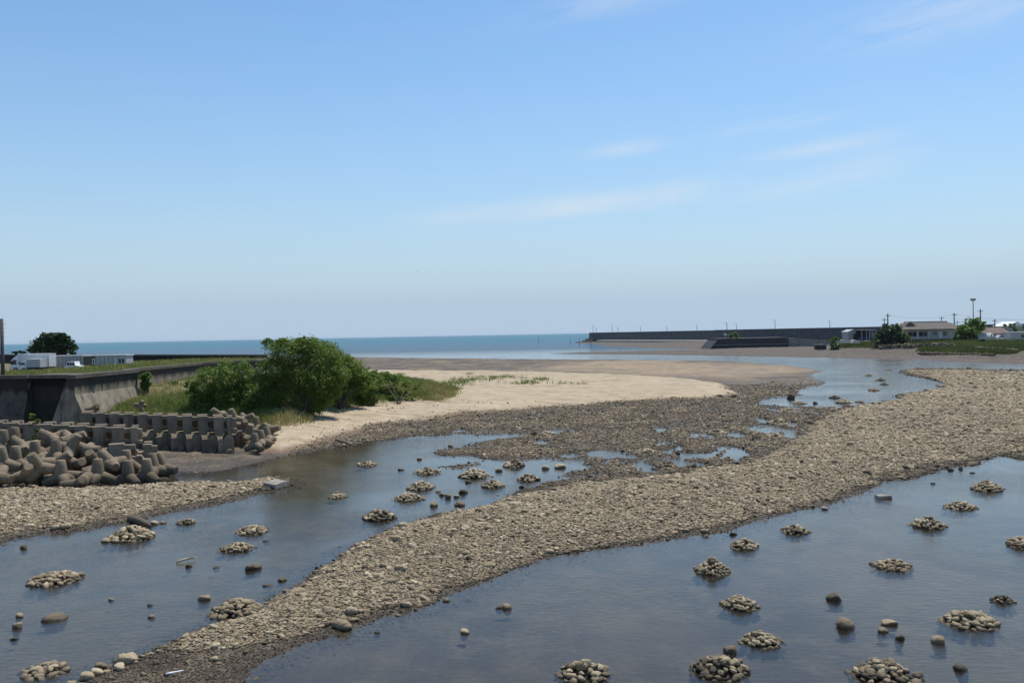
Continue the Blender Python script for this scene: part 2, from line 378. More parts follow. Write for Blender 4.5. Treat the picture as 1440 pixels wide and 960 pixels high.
# one sheet, finer close by and coarser far off, out past the horizon
ang = np.concatenate([np.linspace(-86, -37, 40, endpoint=False), np.linspace(-37, 37, 560, endpoint=False), np.linspace(37, 86, 41)])
rad = np.concatenate([np.linspace(1.5, 11, 8, endpoint=False), 11 * np.exp(np.linspace(0, math.log(850 / 11), 640)), 850 * np.exp(np.linspace(0.2, math.log(18000 / 850), 10))])
A_, R_ = np.meshgrid(np.radians(ang), rad)
GX = (np.sin(A_) * R_).ravel(); GY = (np.cos(A_) * R_).ravel()
L = land(np.stack([GX, GY], 1))
na, nr = len(ang), len(rad)
ii = np.arange(na * nr).reshape(nr, na)
F = np.stack([ii[:-1, :-1], ii[:-1, 1:], ii[1:, 1:], ii[1:, :-1]], -1).reshape(-1, 4)

m_ground, nt = mat('river_land')
geo = node(nt, 'ShaderNodeNewGeometry'); P_ = geo.outputs['Position']
def at(nm): return node(nt, 'ShaderNodeAttribute', attribute_name=nm).outputs['Fac']
sx = node(nt, 'ShaderNodeSeparateXYZ', {0: P_})
n_small = node(nt, 'ShaderNodeTexNoise', {'Vector': P_, 'Scale': 9.0, 'Detail': 6.0, 'Roughness': 0.7}).outputs[0]
n_mid = node(nt, 'ShaderNodeTexNoise', {'Vector': P_, 'Scale': 0.9, 'Detail': 6.0, 'Roughness': 0.62}).outputs[0]
n_big = node(nt, 'ShaderNodeTexNoise', {'Vector': P_, 'Scale': 0.13, 'Detail': 4.0, 'Roughness': 0.6}).outputs[0]
vo = node(nt, 'ShaderNodeTexVoronoi', {'Vector': P_, 'Scale': 4.5, 'Randomness': 1.0})
vo2 = node(nt, 'ShaderNodeTexVoronoi', {'Vector': P_, 'Scale': 11.0, 'Randomness': 1.0})
peb = node(nt, 'ShaderNodeSeparateColor', {0: vo.outputs['Color']}).outputs[0]
peb2 = node(nt, 'ShaderNodeSeparateColor', {0: vo2.outputs['Color']}).outputs[0]
# silt and river bed
c = mix(nt, ramp(nt, n_mid, 0.35, 0.7), (0.085, 0.066, 0.046), (0.150, 0.117, 0.080))
c = mix(nt, ramp(nt, peb2, 0.6, 0.95), c, (0.2, 0.17, 0.125))
# tidal mud and brown sand at the end of the spit
c = mix(nt, at('silt'), c, mix(nt, ramp(nt, n_big, 0.4, 0.62), (0.098, 0.078, 0.058), (0.225, 0.172, 0.110)))
c = mix(nt, mth(nt, 'MULTIPLY', at('silt'), ramp(nt, n_mid, 0.5, 0.62)), c, (0.088, 0.070, 0.054))
c = mix(nt, mth(nt, 'MULTIPLY', at('tan'), ramp(nt, n_mid, 0.30, 0.55, 0.45, 0.95)), c, (0.31, 0.235, 0.148))
# dry pale gravel
c = mix(nt, mth(nt, 'MULTIPLY', at('dry'), 0.9), c, mix(nt, peb, (0.17, 0.135, 0.092), (0.32, 0.262, 0.18)))
# far gravel of the other bank
c = mix(nt, at('farg'), c, mix(nt, ramp(nt, n_mid, 0.35, 0.65), (0.068, 0.056, 0.045), (0.128, 0.106, 0.084)))
# dry sand with darker wrack lines
sandc = mix(nt, ramp(nt, n_mid, 0.3, 0.72), (0.30, 0.238, 0.155), (0.40, 0.325, 0.222))
mp = node(nt, 'ShaderNodeMapping', {'Vector': P_, 'Rotation': (0, 0, R(-38)), 'Scale': (0.05, 0.5, 1)})
wr = node(nt, 'ShaderNodeTexNoise', {'Vector': mp.outputs[0], 'Scale': 1.6, 'Detail': 6.0, 'Roughness': 0.65}).outputs[0]
sandc = mix(nt, mth(nt, 'MULTIPLY', ramp(nt, wr, 0.50, 0.63), 0.72), sandc, (0.225, 0.17, 0.112))
sandc = mix(nt, mth(nt, 'MULTIPLY', ramp(nt, n_big, 0.52, 0.7), 0.35), sandc, (0.43, 0.36, 0.26))
sandc = mix(nt, mth(nt, 'MULTIPLY', ramp(nt, peb2, 0.86, 0.95), 0.35), sandc, (0.2, 0.165, 0.12))
mp2 = node(nt, 'ShaderNodeMapping', {'Vector': P_, 'Rotation': (0, 0, R(-30)), 'Scale': (0.22, 1.3, 1)})
wr2 = node(nt, 'ShaderNodeTexNoise', {'Vector': mp2.outputs[0], 'Scale': 1.3, 'Detail': 8.0, 'Roughness': 0.72}).outputs[0]
sandc = mix(nt, mth(nt, 'MULTIPLY', ramp(nt, wr2, 0.57, 0.68), 0.55), sandc, (0.17, 0.135, 0.095))
sandc = mix(nt, mth(nt, 'MULTIPLY', ramp(nt, wr2, 0.46, 0.36), 0.5), sandc, (0.47, 0.40, 0.30))
sa = mth(nt, 'ADD', at('sand'), mth(nt, 'MULTIPLY', mth(nt, 'SUBTRACT', wr2, 0.5), 0.55))
c = mix(nt, ramp(nt, sa, 0.10, 0.42), c, (0.17, 0.118, 0.076))      # damp brown margin
c = mix(nt, ramp(nt, sa, 0.50, 0.98), c, sandc)
grc = mix(nt, n_mid, (0.085, 0.075, 0.03), (0.20, 0.165, 0.08))
c = mix(nt, at('grass'), c, grc)
# wet below and just above the water
wet = ramp(nt, mth(nt, 'ADD', sx.outputs[2], mth(nt, 'MULTIPLY', n_mid, -0.14)), -0.06, 0.10, 1.0, 0.0)
c = mix(nt, wet, c, mix(nt, 1.0, c, (0.42, 0.40, 0.38), 'MULTIPLY'))
# under water the bed is brown weed, slime and stones
weed = mix(nt, ramp(nt, n_big, 0.42, 0.62), (0.046, 0.041, 0.030), (0.088, 0.075, 0.051))
weed = mix(nt, ramp(nt, n_mid, 0.4, 0.7), weed, (0.125, 0.104, 0.071))
c = mix(nt, ramp(nt, sx.outputs[2], -0.22, -0.03, 1.0, 0.0), c, weed)
hgt = mth(nt, 'ADD', mth(nt, 'MULTIPLY', vo.outputs['Distance'], -0.55), mth(nt, 'MULTIPLY', n_small, 0.5))
bstr = mth(nt, 'MULTIPLY', mth(nt, 'SUBTRACT', 1.0, mth(nt, 'MULTIPLY', at('sand'), 0.75)), 0.9)
bp = node(nt, 'ShaderNodeBump', {'Strength': bstr, 'Distance': 0.12, 'Height': hgt})
b = node(nt, 'ShaderNodeBsdfPrincipled', {'Base Color': c, 'Roughness': ramp(nt, wet, 0, 1, 0.95, 0.55), 'Specular IOR Level': 0.25, 'Normal': bp.outputs[0]})
out(nt, b.outputs[0])
me = np_mesh('river_land', np.stack([GX, GY, L['z']], 1), F, m_ground, True, {k: ('FLOAT', L[k]) for k in ('dry', 'sand', 'grass', 'silt', 'farg', 'tan')})
tag(link('ground', me), kind='structure')

# ------------------------------------------------------------------ water
m_water, nt = mat('water')
geo = node(nt, 'ShaderNodeNewGeometry'); P_ = geo.outputs['Position']
sx = node(nt, 'ShaderNodeSeparateXYZ', {0: P_})
far = ramp(nt, sx.outputs[1], 235.0, 480.0)
dist = ramp(nt, sx.outputs[1], 25.0, 200.0)
mp = node(nt, 'ShaderNodeMapping', {'Vector': P_, 'Rotation': (0, 0, R(14)), 'Scale': (1.0, 2.2, 1.0)})
w1 = node(nt, 'ShaderNodeTexNoise', {'Vector': mp.outputs[0], 'Scale': 3.2, 'Detail': 4.0, 'Roughness': 0.6}).outputs[0]
calm = node(nt, 'ShaderNodeTexNoise', {'Vector': P_, 'Scale': 0.12, 'Detail': 3.0}).outputs[0]
bs = mth(nt, 'MULTIPLY', ramp(nt, calm, 0.35, 0.65, 0.35, 1.0), ramp(nt, dist, 0, 1, 0.20, 0.42))
bp = node(nt, 'ShaderNodeBump', {'Strength': bs, 'Distance': 0.10, 'Height': w1})
fr = node(nt, 'ShaderNodeFresnel', {'IOR': 1.333, 'Normal': bp.outputs[0]}).outputs[0]
murk = node(nt, 'ShaderNodeBsdfDiffuse', {'Color': mix(nt, ramp(nt, sx.outputs[1], 430, 1000), (0.062, 0.112, 0.165, 1), (0.036, 0.126, 0.180, 1))})
clear = node(nt, 'ShaderNodeBsdfTransparent', {'Color': (0.80, 0.79, 0.72, 1)})
body0 = node(nt, 'ShaderNodeMixShader', {0: 0.13, 1: clear.outputs[0], 2: node(nt, 'ShaderNodeBsdfDiffuse', {'Color': (0.115, 0.102, 0.082, 1)}).outputs[0]})
body = node(nt, 'ShaderNodeMixShader', {0: far, 1: body0.outputs[0], 2: murk.outputs[0]})
gl = node(nt, 'ShaderNodeBsdfGlossy', {'Color': (1, 1, 1, 1), 'Roughness': ramp(nt, dist, 0, 1, 0.03, 0.08), 'Normal': bp.outputs[0]})
frf = mth(nt, 'MULTIPLY', fr, ramp(nt, far, 0, 1, 1.0, 0.22), clamp=True)
sh = node(nt, 'ShaderNodeMixShader', {0: frf, 1: body.outputs[0], 2: gl.outputs[0]})
out(nt, sh.outputs[0])
wr_ = np.concatenate([[1.5], 11 * np.exp(np.linspace(0, math.log(30000 / 11), 60))]); wa = np.radians(np.linspace(-86, 86, 60))
a2, r2 = np.meshgrid(wa, wr_)
ii = np.arange(a2.size).reshape(a2.shape)
F = np.stack([ii[:-1, :-1], ii[:-1, 1:], ii[1:, 1:], ii[1:, :-1]], -1).reshape(-1, 4)
me = np_mesh('water', np.stack([(np.sin(a2) * r2).ravel(), (np.cos(a2) * r2).ravel(), np.zeros(a2.size)], 1), F, m_water, False)
tag(link('water', me), kind='structure')

# ------------------------------------------------------------------ ground look-up
GRIDS = {k: L[k].reshape(nr, na) for k in L}
def look(keys, X, Y):
    X = np.asarray(X, float); Y = np.asarray(Y, float)
    u = np.interp(np.degrees(np.arctan2(X, Y)), ang, np.arange(na)); v = np.interp(np.hypot(X, Y), rad, np.arange(nr))
    i0 = np.clip(u.astype(int), 0, na - 2); j0 = np.clip(v.astype(int), 0, nr - 2); fu = u - i0; fv = v - j0
    res = []
    for k in keys:
        G = GRIDS[k]
        res.append((G[j0, i0] * (1 - fu) + G[j0, i0 + 1] * fu) * (1 - fv) + (G[j0 + 1, i0] * (1 - fu) + G[j0 + 1, i0 + 1] * fu) * fv)
    return res
def gz(x, y): return float(look(['z'], [x], [y])[0][0])
def on_ground(px, py):            # the ground that this picture point shows
    d = ray(px, py); lo = None
    t = 8.0
    while t < 900:
        p = CAM + d * t
        if p.z < max(gz(p.x, p.y), -0.02): break
        t *= 1.004
    return CAM + d * t
def on_ground_np(px, py, t0=150.0):
    px = np.asarray(px); py = np.asarray(py)
    D = np.array(_f)[None] + np.array(_r)[None] * ((px - 720) / FPX)[:, None] + np.array(_u)[None] * ((480 - py) / FPX)[:, None]
    t = np.full(len(px), t0); live = np.ones(len(px), bool)
    while live.any() and t.max() < 600:
        p = np.array(CAM)[None] + D[live] * t[live][:, None]
        hit = p[:, 2] < np.maximum(look(['z'], p[:, 0], p[:, 1])[0], -0.02)
        i = np.where(live)[0]; t[i[~hit]] *= 1.003; live[i[hit]] = False
    return (np.array(CAM)[None] + D * t[:, None])[:, :2]

# ------------------------------------------------------------------ stones
def stone_nodes(nt, tone, wetlo=-0.02, wethi=0.16):
    geo = node(nt, 'ShaderNodeNewGeometry')
    tc = node(nt, 'ShaderNodeTexCoord')
    z = node(nt, 'ShaderNodeSeparateXYZ', {0: geo.outputs['Position']}).outputs[2]
    n = node(nt, 'ShaderNodeTexNoise', {'Vector': tc.outputs['Object'], 'Scale': 3.0, 'Detail': 5.0, 'Roughness': 0.65}).outputs[0]
    cr = node(nt, 'ShaderNodeValToRGB', {0: tone}); e = cr.color_ramp.elements
    e[0].position = 0.0; e[0].color = (0.062, 0.054, 0.043, 1); e[1].position = 1.0; e[1].color = (0.52, 0.435, 0.30, 1)
    for p, col in ((0.25, (0.13, 0.105, 0.074, 1)), (0.45, (0.255, 0.202, 0.132, 1)), (0.62, (0.335, 0.268, 0.175, 1)), (0.8, (0.41, 0.335, 0.225, 1))):
        q = e.new(p); q.color = col
    c = mix(nt, ramp(nt, n, 0.3, 0.7), mix(nt, 1.0, cr.outputs[0], (0.74, 0.73, 0.70), 'MULTIPLY'), cr.outputs[0])
    wet = ramp(nt, mth(nt, 'ADD', z, mth(nt, 'MULTIPLY', n, -0.07)), wetlo, wethi, 1.0, 0.0)
    c = mix(nt, wet, c, mix(nt, 1.0, c, (0.36, 0.34, 0.31), 'MULTIPLY'))
    bp = node(nt, 'ShaderNodeBump', {'Strength': 0.8, 'Distance': 0.06, 'Height': n})
    b = node(nt, 'ShaderNodeBsdfPrincipled', {'Base Color': c, 'Roughness': ramp(nt, wet, 0, 1, 0.9, 0.5), 'Specular IOR Level': 0.25, 'Normal': bp.outputs[0]})
    out(nt, b.outputs[0])
m_gravel, nt = mat('gravel')
stone_nodes(nt, node(nt, 'ShaderNodeAttribute', attribute_type='INSTANCER', attribute_name='tone').outputs['Fac'], -0.06, 0.10)
m_stone, nt = mat('cairn_stone')
stone_nodes(nt, ramp(nt, node(nt, 'ShaderNodeObjectInfo').outputs['Random'], 0, 1, 0.36, 1.0, False), -0.03, 0.09)
m_darkstone, nt = mat('weedy_stone')
stone_nodes(nt, ramp(nt, node(nt, 'ShaderNodeObjectInfo').outputs['Random'], 0, 1, 0.14, 0.42, False), -0.02, 0.12)

def stone_mesh(name, m, seg=7, rings=4, rough=0.22, seed=0, box=0.0):
    """a lumpy river stone about one unit across"""
    rg = np.random.default_rng(seed)
    v = [(0, 0, 1.0)]
    for i in range(1, rings):
        th = math.pi * i / rings
        for k in range(seg):
            a = 2 * math.pi * (k + 0.5 * (i % 2)) / seg
            v.append((math.sin(th) * math.cos(a), math.sin(th) * math.sin(a), math.cos(th)))
    v.append((0, 0, -1.0)); v = np.array(v)
    if box: v = np.sign(v) * np.abs(v) ** (1 - box)
    d = rg.normal(size=(4, 3)); ph = rg.random(4) * 6
    k = 1 + rough * sum(np.sin(v @ d[q] * (1.3 + 0.6 * q) + ph[q]) for q in range(4)) / 2
    if seg > 10:                   # bigger rocks: broken faces and small knobs
        for _ in range(7):
            nn = rg.normal(size=3); nn /= np.linalg.norm(nn); lim = rg.uniform(0.62, 0.9)
            k = np.minimum(k, np.where(v @ nn > 0.05, lim / np.maximum(v @ nn, 0.05), 9))
        k = k * (1 + rg.normal(0, 0.035, len(v)))
        k = np.minimum(k, 1.12); v[:, 2] = np.where(v[:, 2] < 0, v[:, 2] * 2.6, v[:, 2] * 0.9)   # deep seated
    v = v * k[:, None] * 0.5
    f = [(0, 1 + k, 1 + (k + 1) % seg) for k in range(seg)]
    for i in range(rings - 2):
        o = 1 + i * seg
        for k in range(seg):
            a, b2, c2, d2 = o + k, o + (k + 1) % seg, o + seg + k, o + seg + (k + 1) % seg
            if i % 2 == 0: f += [(a, c2, b2), (b2, c2, d2)]
            else: f += [(a, c2, d2), (a, d2, b2)]
    o = 1 + (rings - 2) * seg; n = len(v) - 1
    f += [(n, o + (k + 1) % seg, o + k) for k in range(seg)]
    mb = MB(); mb.add(v, f); return mb.mesh(name, m, True)
STONES = [stone_mesh('stone', m_stone, 7, 4, 0.26, s, 0.25 * (s % 3)) for s in range(9)]
DARKST = [stone_mesh('stone', m_darkstone, 8, 5, 0.34, 50 + s) for s in range(4)]
BOULD = [stone_mesh('boulder', m_stone, 16, 11, 0.3, 90 + s, 0.2 * (s % 3)) for s in range(6)]
DBOULD = [stone_mesh('boulder', m_darkstone, 16, 11, 0.36, 120 + s, 0.15 * (s % 2)) for s in range(5)]

def put_stone(o, x, y, z, sx, sy, sz, tilt=0.35):
    o.location = (x, y, z); o.scale = (sx, sy, sz)
    o.rotation_euler = (random.uniform(-tilt, tilt), random.uniform(-tilt, tilt), random.uniform(0, 6.28))

GRP = 'stone mounds heaped up in the river'
for ci, ((px, py, w_, lab), (cx, cy, rr)) in enumerate(zip(CAIRNS, CAIRN_W)):
    rg = random.Random(300 + ci)
    dpx = FPX / cy
    dark = 'dark' in lab
    h = rr * rg.uniform(0.37, 0.51)
    if 'flat' in lab or 'low' in lab or 'thin' in lab or 'spread' in lab: h *= 0.72
    if 'high' in lab or 'peaked' in lab or 'tall' in lab: h *= 1.2
    s0 = min(max(rr * 0.225, 0.13), 0.30) if w_ > 38 else rr * 0.25
    if 'big cobbles' in lab or 'large cobbles' in lab: s0 *= 1.3
    n = int(min(80, max(26, 3.0 * (rr / s0) ** 2 * 1.25)))
    spots = []
    for k in range(n):
        for _ in range(14):
            q = math.sqrt(rg.random()) ** 0.9; a = rg.random() * 6.283
            x, y = q * rr * (1 + 0.16 * math.sin(2 * a + ci)) * 0.97, q * rr * 0.92
            p = (x * math.cos(a), y * math.sin(a))
            if all((p[0] - s[0]) ** 2 + (p[1] - s[1]) ** 2 > (s0 * 0.62) ** 2 for s in spots): break
        spots.append(p)
    if w_ >= 30:
        root = tag(empty('stone_mound', (cx, cy, 0.0)), lab, 'stone mound', GRP)
    mbv, mbf, off = [], [], 0
    for k, (x, y) in enumerate(spots):
        q = min(1.0, math.hypot(x, y) / rr)
        z = -0.06 + (h + 0.06) * (1 - q ** 1.15) + rg.uniform(-0.02, 0.04)
        s = s0 * rg.uniform(0.72, 1.35)
        sc = (s * rg.uniform(1.05, 1.5), s * rg.uniform(0.8, 1.05), s * rg.uniform(0.52, 0.75))
        me = STONES[rg.randrange(9)] if not (dark and rg.random() < 0.55) else DARKST[rg.randrange(4)]
        rot = (rg.uniform(-.4, .4) + 0.5 * y / rr, rg.uniform(-.4, .4) + 0.5 * x / rr, rg.uniform(0, 6.28))
        if w_ >= 30:
            o = link('stone', me, root); o.location = (x, y, z); o.scale = sc; o.rotation_euler = rot
        else:
            from mathutils import Euler
            Mx = Matrix.Translation((x, y, z)) @ Euler(rot).to_matrix().to_4x4() @ Matrix.Diagonal((*sc, 1))
            for vv in me.vertices: mbv.append(tuple(Mx @ vv.co))
            for p in me.polygons: mbf.append(tuple(i + off for i in p.vertices))
            off += len(me.vertices)
    if w_ < 30:
        mb = MB(); mb.add(mbv, mbf)
        if w_ < 14: o = mb.build('stone_mound', m_stone, None, True)
        else:
            o = empty('stone_mound'); tag(mb.build('stones', m_stone, o, True), kind='stuff')
        o.location = (cx, cy, 0.0); tag(o, lab, 'stone mound', GRP)

# single rocks: picture x, base y, width, height, kind, label
ROCKS = [
    (1175, 847, 20, 13, 'd', 'round weedy rock alone in the right pool, upper of two dark ones'),
    (1193, 888, 26, 18, 'd', 'big round weedy rock in the right pool with barnacled top'),
    (1253, 881, 26, 8, 's', 'flat pale stone above its smaller neighbour in the right pool'),
    (1243, 891, 17, 7, 's', 'small flat pale stone below a larger flat one in the right pool'),
    (1268, 901, 13, 10, 'd', 'small pointed dark rock beside two flat pale stones'),
    (1325, 908, 21, 13, 's', 'mossy yellowish rock below the large diamond shaped mound'),
    (1355, 946, 20, 12, 'd', 'smooth black rock near the lower right corner'),
    (1028, 922, 19, 15, 'd', 'dark boulder standing right behind the biggest bottom mound'),
    (653, 892, 14, 6, 's', 'flat brown stone alone in the near water by the gravel bar'),
    (711, 857, 16, 9, 's', 'knobbly little stone cluster top in the near pool beside the bar'),
    (701, 858, 9, 5, 'd', 'little dark stone at the left foot of a knobbly pale one'),
    (530, 892, 8, 4, 'd', 'little dark stone off the lower edge of the gravel bar'),
    (68, 876, 34, 10, 'd', 'long flat topped rock in the lower left water'),
    (25, 869, 13, 5, 's', 'thin flat stone left of the long rock'),
    (21, 885, 14, 9, 's', 'egg shaped pale stone in the water at far lower left'),
    (18, 902, 12, 3, 'd', 'barely showing stone in the water at far lower left'),
    (285, 846, 19, 9, 's', 'square brown stone in the left channel behind the bar mound'),
    (156, 846, 8, 4, 's', 'lone little pale stone in the middle of the left channel'),
    (212, 870, 9, 5, 's', 'little pale stone in the left channel right of the long rock'),
    (210, 854, 8, 2, 'd', 'dark sliver of stone in the left channel'),
    (396, 818, 14, 7, 's', 'rounded tan stone just off the bar in the left channel'),
    (375, 826, 14, 4, 'd', 'flat dark stone just off the bar in the left channel'),
    (263, 799, 9, 6, 'd', 'dark stone below the floating driftwood'),
    (351, 804, 23, 11, 'd', 'rough dark rock clump in front of the twin mounds'),
    (302, 801, 10, 2, 'd', 'sunken stone between driftwood and rough clump'),
    (373, 763, 9, 3, 'd', 'dark flat stone right of the twin mounds'),
    (31, 773, 9, 7, 'd', 'dark round stone by the edge of the left bank'),
    (147, 764, 15, 7, 's', 'flat pale slab stone at the foot of the tall bank mound'),
    (216, 739, 11, 6, 's', 'brown stone at the end of the dark log'),
    (228, 737, 10, 4, 's', 'pale stone between log end and tiny flat mound'),
    (610, 713, 12, 9, 's', 'round pale stone at the mouth of the upper pool'),
    (650, 695, 13, 8, 'd', 'reddish round rock in the upper pool'),
    (645, 712, 16, 8, 's', 'broken pale stone beside the bar at the upper pool'),
    (616, 693, 8, 4, 's', 'small stone right of the paired mounds'),
    (630, 701, 9, 6, 's', 'upright little stone in the upper pool'),
    (622, 698, 10, 4, 's', 'flat little stone in the upper pool'),
    (641, 700, 8, 4, 's', 'pale little stone in the upper pool near the reddish rock'),
    (634, 629, 9, 5, 's', 'domed pale stone in the blue pool below the sand'),
    (590, 647, 7, 4, 's', 'small stone in open water left of the thin gravel spit'),
    (564, 662, 9, 4, 'd', 'dark flat stone left of the spit end mound'),
    (659, 680, 10, 5, 'd', 'dark stone in front of the largest upper pool mound'),
    (734, 687, 8, 5, 'd', 'dark stone at the bar edge below the tidy round mound'),
    (701, 664, 10, 6, 'd', 'rough little heap between two upper pool mounds'),
    (768, 660, 10, 6, 's', 'left of two pale stone lumps at the right end of the upper pool'),
    (787, 659, 18, 8, 's', 'wide pale stone lump at the right end of the upper pool'),
    (751, 613, 8, 7, 'd', 'black boulder on the flats beside a small mound'),
    (976, 659, 10, 8, 'd', 'dark rock between the two bright puddles'),
    (953, 639, 8, 5, 'd', 'dark rock at the edge of the long thin puddle'),
    (1114, 561, 11, 9, 'd', 'tall dark boulder standing in the creek head'),
    (1148, 568, 7, 4, 'd', 'black rock flat in the creek below the pair of mounds'),
    (1013, 558, 10, 4, 'd', 'left of two black rocks at the tip of the sand'),
    (1033, 559, 10, 5, 'd', 'right of two black rocks at the tip of the sand'),
    (1313, 662, 9, 4, 'd', 'leftmost dark rock in the shallows of the right bar edge'),
    (1339, 663, 9, 6, 'd', 'middle dark rock in the shallows of the right bar edge'),
    (1352, 661, 7, 6, 'd', 'right dark rock in the shallows of the right bar edge'),
    (1369, 666, 8, 3, 'd', 'outer dark rock in the shallows of the right bar edge'),
    (1330, 658, 8, 3, 'd', 'flat dark rock just behind the middle shallows rock'),
    (1313, 681, 7, 3, 'd', 'lone flat rock in the right pool in front of the shallows'),
    (1160, 717, 9, 4, 's', 'brown stone just off the bar near the peaked mound'),
    (994, 757, 9, 4, 'd', 'dark stone off the bar behind the first slanting mound'),
    (1032, 754, 10, 6, 'd', 'dark lump at the bar edge above the first slanting mound'),
    (472, 580, 5, 3, 'd', 'dark stone on the sand below the big tree'),
    (603, 557, 5, 3, 'd', 'reddish clod on the sand right of the grass'),
]
for (px, py, w_, h_, k, lab) in ROCKS:
    g = on_ground(px, py); s = w_ * g.y / FPX; hh = max(h_ * g.y / FPX * 1.05, 0.08)
    me = (BOULD[random.randrange(6)] if k == 's' else DBOULD[random.randrange(5)])
    o = link('rock', me); tag(o, lab, 'rock', 'single rocks lying in the shallows')
    z0 = max(gz(g.x, g.y + s * .4), -0.02)
    o.location = (g.x, g.y + s * 0.4, z0 + hh * 0.22); o.scale = (s * 1.12, s * 0.9, hh * 1.35); o.rotation_euler = (random.uniform(-.15, .15), random.uniform(-.15, .15), random.choice((0, 3.14)) + random.uniform(-.25, .25))
# the boulders that trail off the near end of the bar
TIP = [(172, 937, 36, 20, 'largest boulder at the near tip of the gravel bar'), (141, 941, 17, 10, 'tan boulder behind the row at the tip of the bar'),
       (133, 951, 17, 11, 'smooth oval boulder at the tip of the bar'), (166, 944, 20, 11, 'split boulder in front of the largest one'),
       (119, 958, 20, 13, 'speckled round boulder near the bottom edge'), (97, 965, 17, 9, 'boulder cut by the bottom edge at the tip of the bar'),
       (153, 941, 10, 7, 'small grey boulder between larger ones at the tip'), (112, 968, 16, 8, 'flat boulder at the very bottom of the tip'),
       (185, 934, 14, 7, 'low slab leaning on the largest boulder'), (148, 948, 12, 7, 'stubby boulder right of the smooth oval one'),
       (199, 925, 9, 6, 'first cobble of the little row running from the boulders to the bar'), (206, 923, 7, 6, 'second cobble of the row running to the bar'), (212, 921, 8, 5, 'third cobble of the row running to the bar'),
       (222, 918, 8, 6, 'last cobble of the row running to the bar')]
for (px, py, w_, h_, lab) in TIP:
    g = W(px, py, 0.03); s = w_ * g.y / FPX; hh = h_ * g.y / FPX
    o = link('boulder', BOULD[random.randrange(6)]); tag(o, lab, 'boulder', 'boulders at the tip of the gravel bar')
    o.location = (g.x, g.y + s * .3, 0.02 + hh * 0.35); o.scale = (s * 1.1, s * 0.85, hh * 1.1); o.rotation_euler = (0, random.uniform(-.2, .2), random.uniform(-.4, .4))
# larger cobbles on top of the bars
BIGC = [(557, 762, 14), (506, 773, 11), (481, 829, 12), (563, 804, 15), (493, 866, 18), (481, 885, 22), (571, 855, 13), (627, 847, 11), (660, 842, 9), (655, 781, 10), (688, 746, 12), (637, 748, 10), (566, 741, 11),
        (773, 778, 10), (800, 751, 9), (870, 752, 9), (965, 749, 9), (991, 749, 9), (1093, 657, 8), (884, 701, 8), (299, 931, 12), (409, 860, 9), (448, 868, 9), (378, 893, 9), (355, 893, 8), (540, 800, 11), (611, 745, 9), (585, 748, 8),
        (545, 846, 9), (40, 742, 10), (60, 705, 9), (120, 700, 8), (260, 692, 8), (300, 686, 8), (340, 690, 9), (75, 747, 12), (90, 745, 12)]
for (px, py, w_) in BIGC:
    g = on_ground(px, py); s = w_ * g.y / FPX
    o = link('cobble', STONES[random.randrange(9)])
    tag(o, 'pale cobble bigger than the gravel round it, lying on top of a gravel bank', 'cobble', 'larger cobbles lying on the gravel')
    o.location = (g.x, g.y + s * .3, gz(g.x, g.y + s * .3) + s * 0.2); o.scale = (s * 1.2, s * .9, s * .62); o.rotation_euler = (random.uniform(-.2, .2), random.uniform(-.2, .2), random.uniform(-.5, .5))

# the gravel itself: tens of thousands of pebbles, drawn by instances of one object
N = 1650000
th = rng.uniform(R(-38), R(37), N); rr_ = rng.uniform(13, 178, N)
X = np.sin(th) * rr_; Y = np.cos(th) * rr_
z, dry, stony, sfl, sbar, slb, ssa, cob, sdry = look(['z', 'dry', 'stony', 'sfl', 'sbar', 'slb', 'ssa', 'cob', 'sdry'], X, Y)
clump = fbm(X, Y, 0.55, 3, 21)
u = rng.random(N)
flat = (sbar < 0) & (slb < 0)
edge = np.where(flat, 0.30 + 0.70 * smooth01(clump, -0.35, 0.35), 1.0)
p = stony * np.where(flat, smooth01(z, -0.03, 0.045), smooth01(z, -0.14, 0.04)) * edge
p = np.where(flat & (Y < 45), p * smooth01(sfl, -0.3, 1), p)
p = np.maximum(p, dry)
p = np.maximum(p, np.where((z < -0.02) & (z > -0.13) & (Y < 95), 0.22 * smooth01(z, -0.13, -0.04) + 0.02, 0))
p = np.maximum(p, np.where((ssa > 0) & (Y < 85), 0.003 + 0.03 * smooth01(np.sin(ssa * 1.3 + 2.0 * clump), 0.85, 1.0), 0))
inw = np.max(np.stack([np.maximum(0, 1 - np.hypot(X - cx, Y - cy) / (rr * 1.15)) for cx, cy, rr in CAIRN_W if cy < 178]), 0) > 0
keep = (u < p) & ~inw
X, Y, z, dry, rr_, flat, clump, cob, sdry = (a[keep] for a in (X, Y, z, dry, rr_, flat, clump, cob, sdry))
n = len(X)
s = 0.057 * np.sqrt(rr_ / 24) * np.exp(rng.normal(0, 0.27, n)) * np.where(flat, 0.78, 1.0)
s = s * np.where(rng.random(n) < 0.05, rng.uniform(1.5, 2.3, n), 1.0)
s = s * np.where((~flat) & (dry < 0.3) & (Y < 40), 0.55, 1.0)
tone = rng.normal(0.63, 0.20, n) + 0.10 * fbm(X, Y, 0.8, 3, 51) + 0.06 * fbm(X, Y, 0.12, 2, 52)
tone = np.where(dry < 0.4, rng.normal(0.26, 0.15, n), tone)
fl_t = np.where(rng.random(n) < 0.34 + 0.30 * smooth01(clump + 3.0 * z, 0.1, 0.7), rng.normal(0.58, 0.14, n), rng.normal(0.20, 0.10, n))
tone = np.where(flat, fl_t, tone)
tone = np.where(rng.random(n) < 0.05, 0.15, tone)
tone = np.clip(tone, 0.02, 1)
scale = np.stack([s * rng.uniform(1.0, 1.6, n), s * rng.uniform(0.75, 1.05, n), s * rng.uniform(0.42, 0.78, n)], 1)
rot = np.stack([rng.uniform(-.45, .45, n), rng.uniform(-.45, .45, n), rng.uniform(0, 6.283, n)], 1)
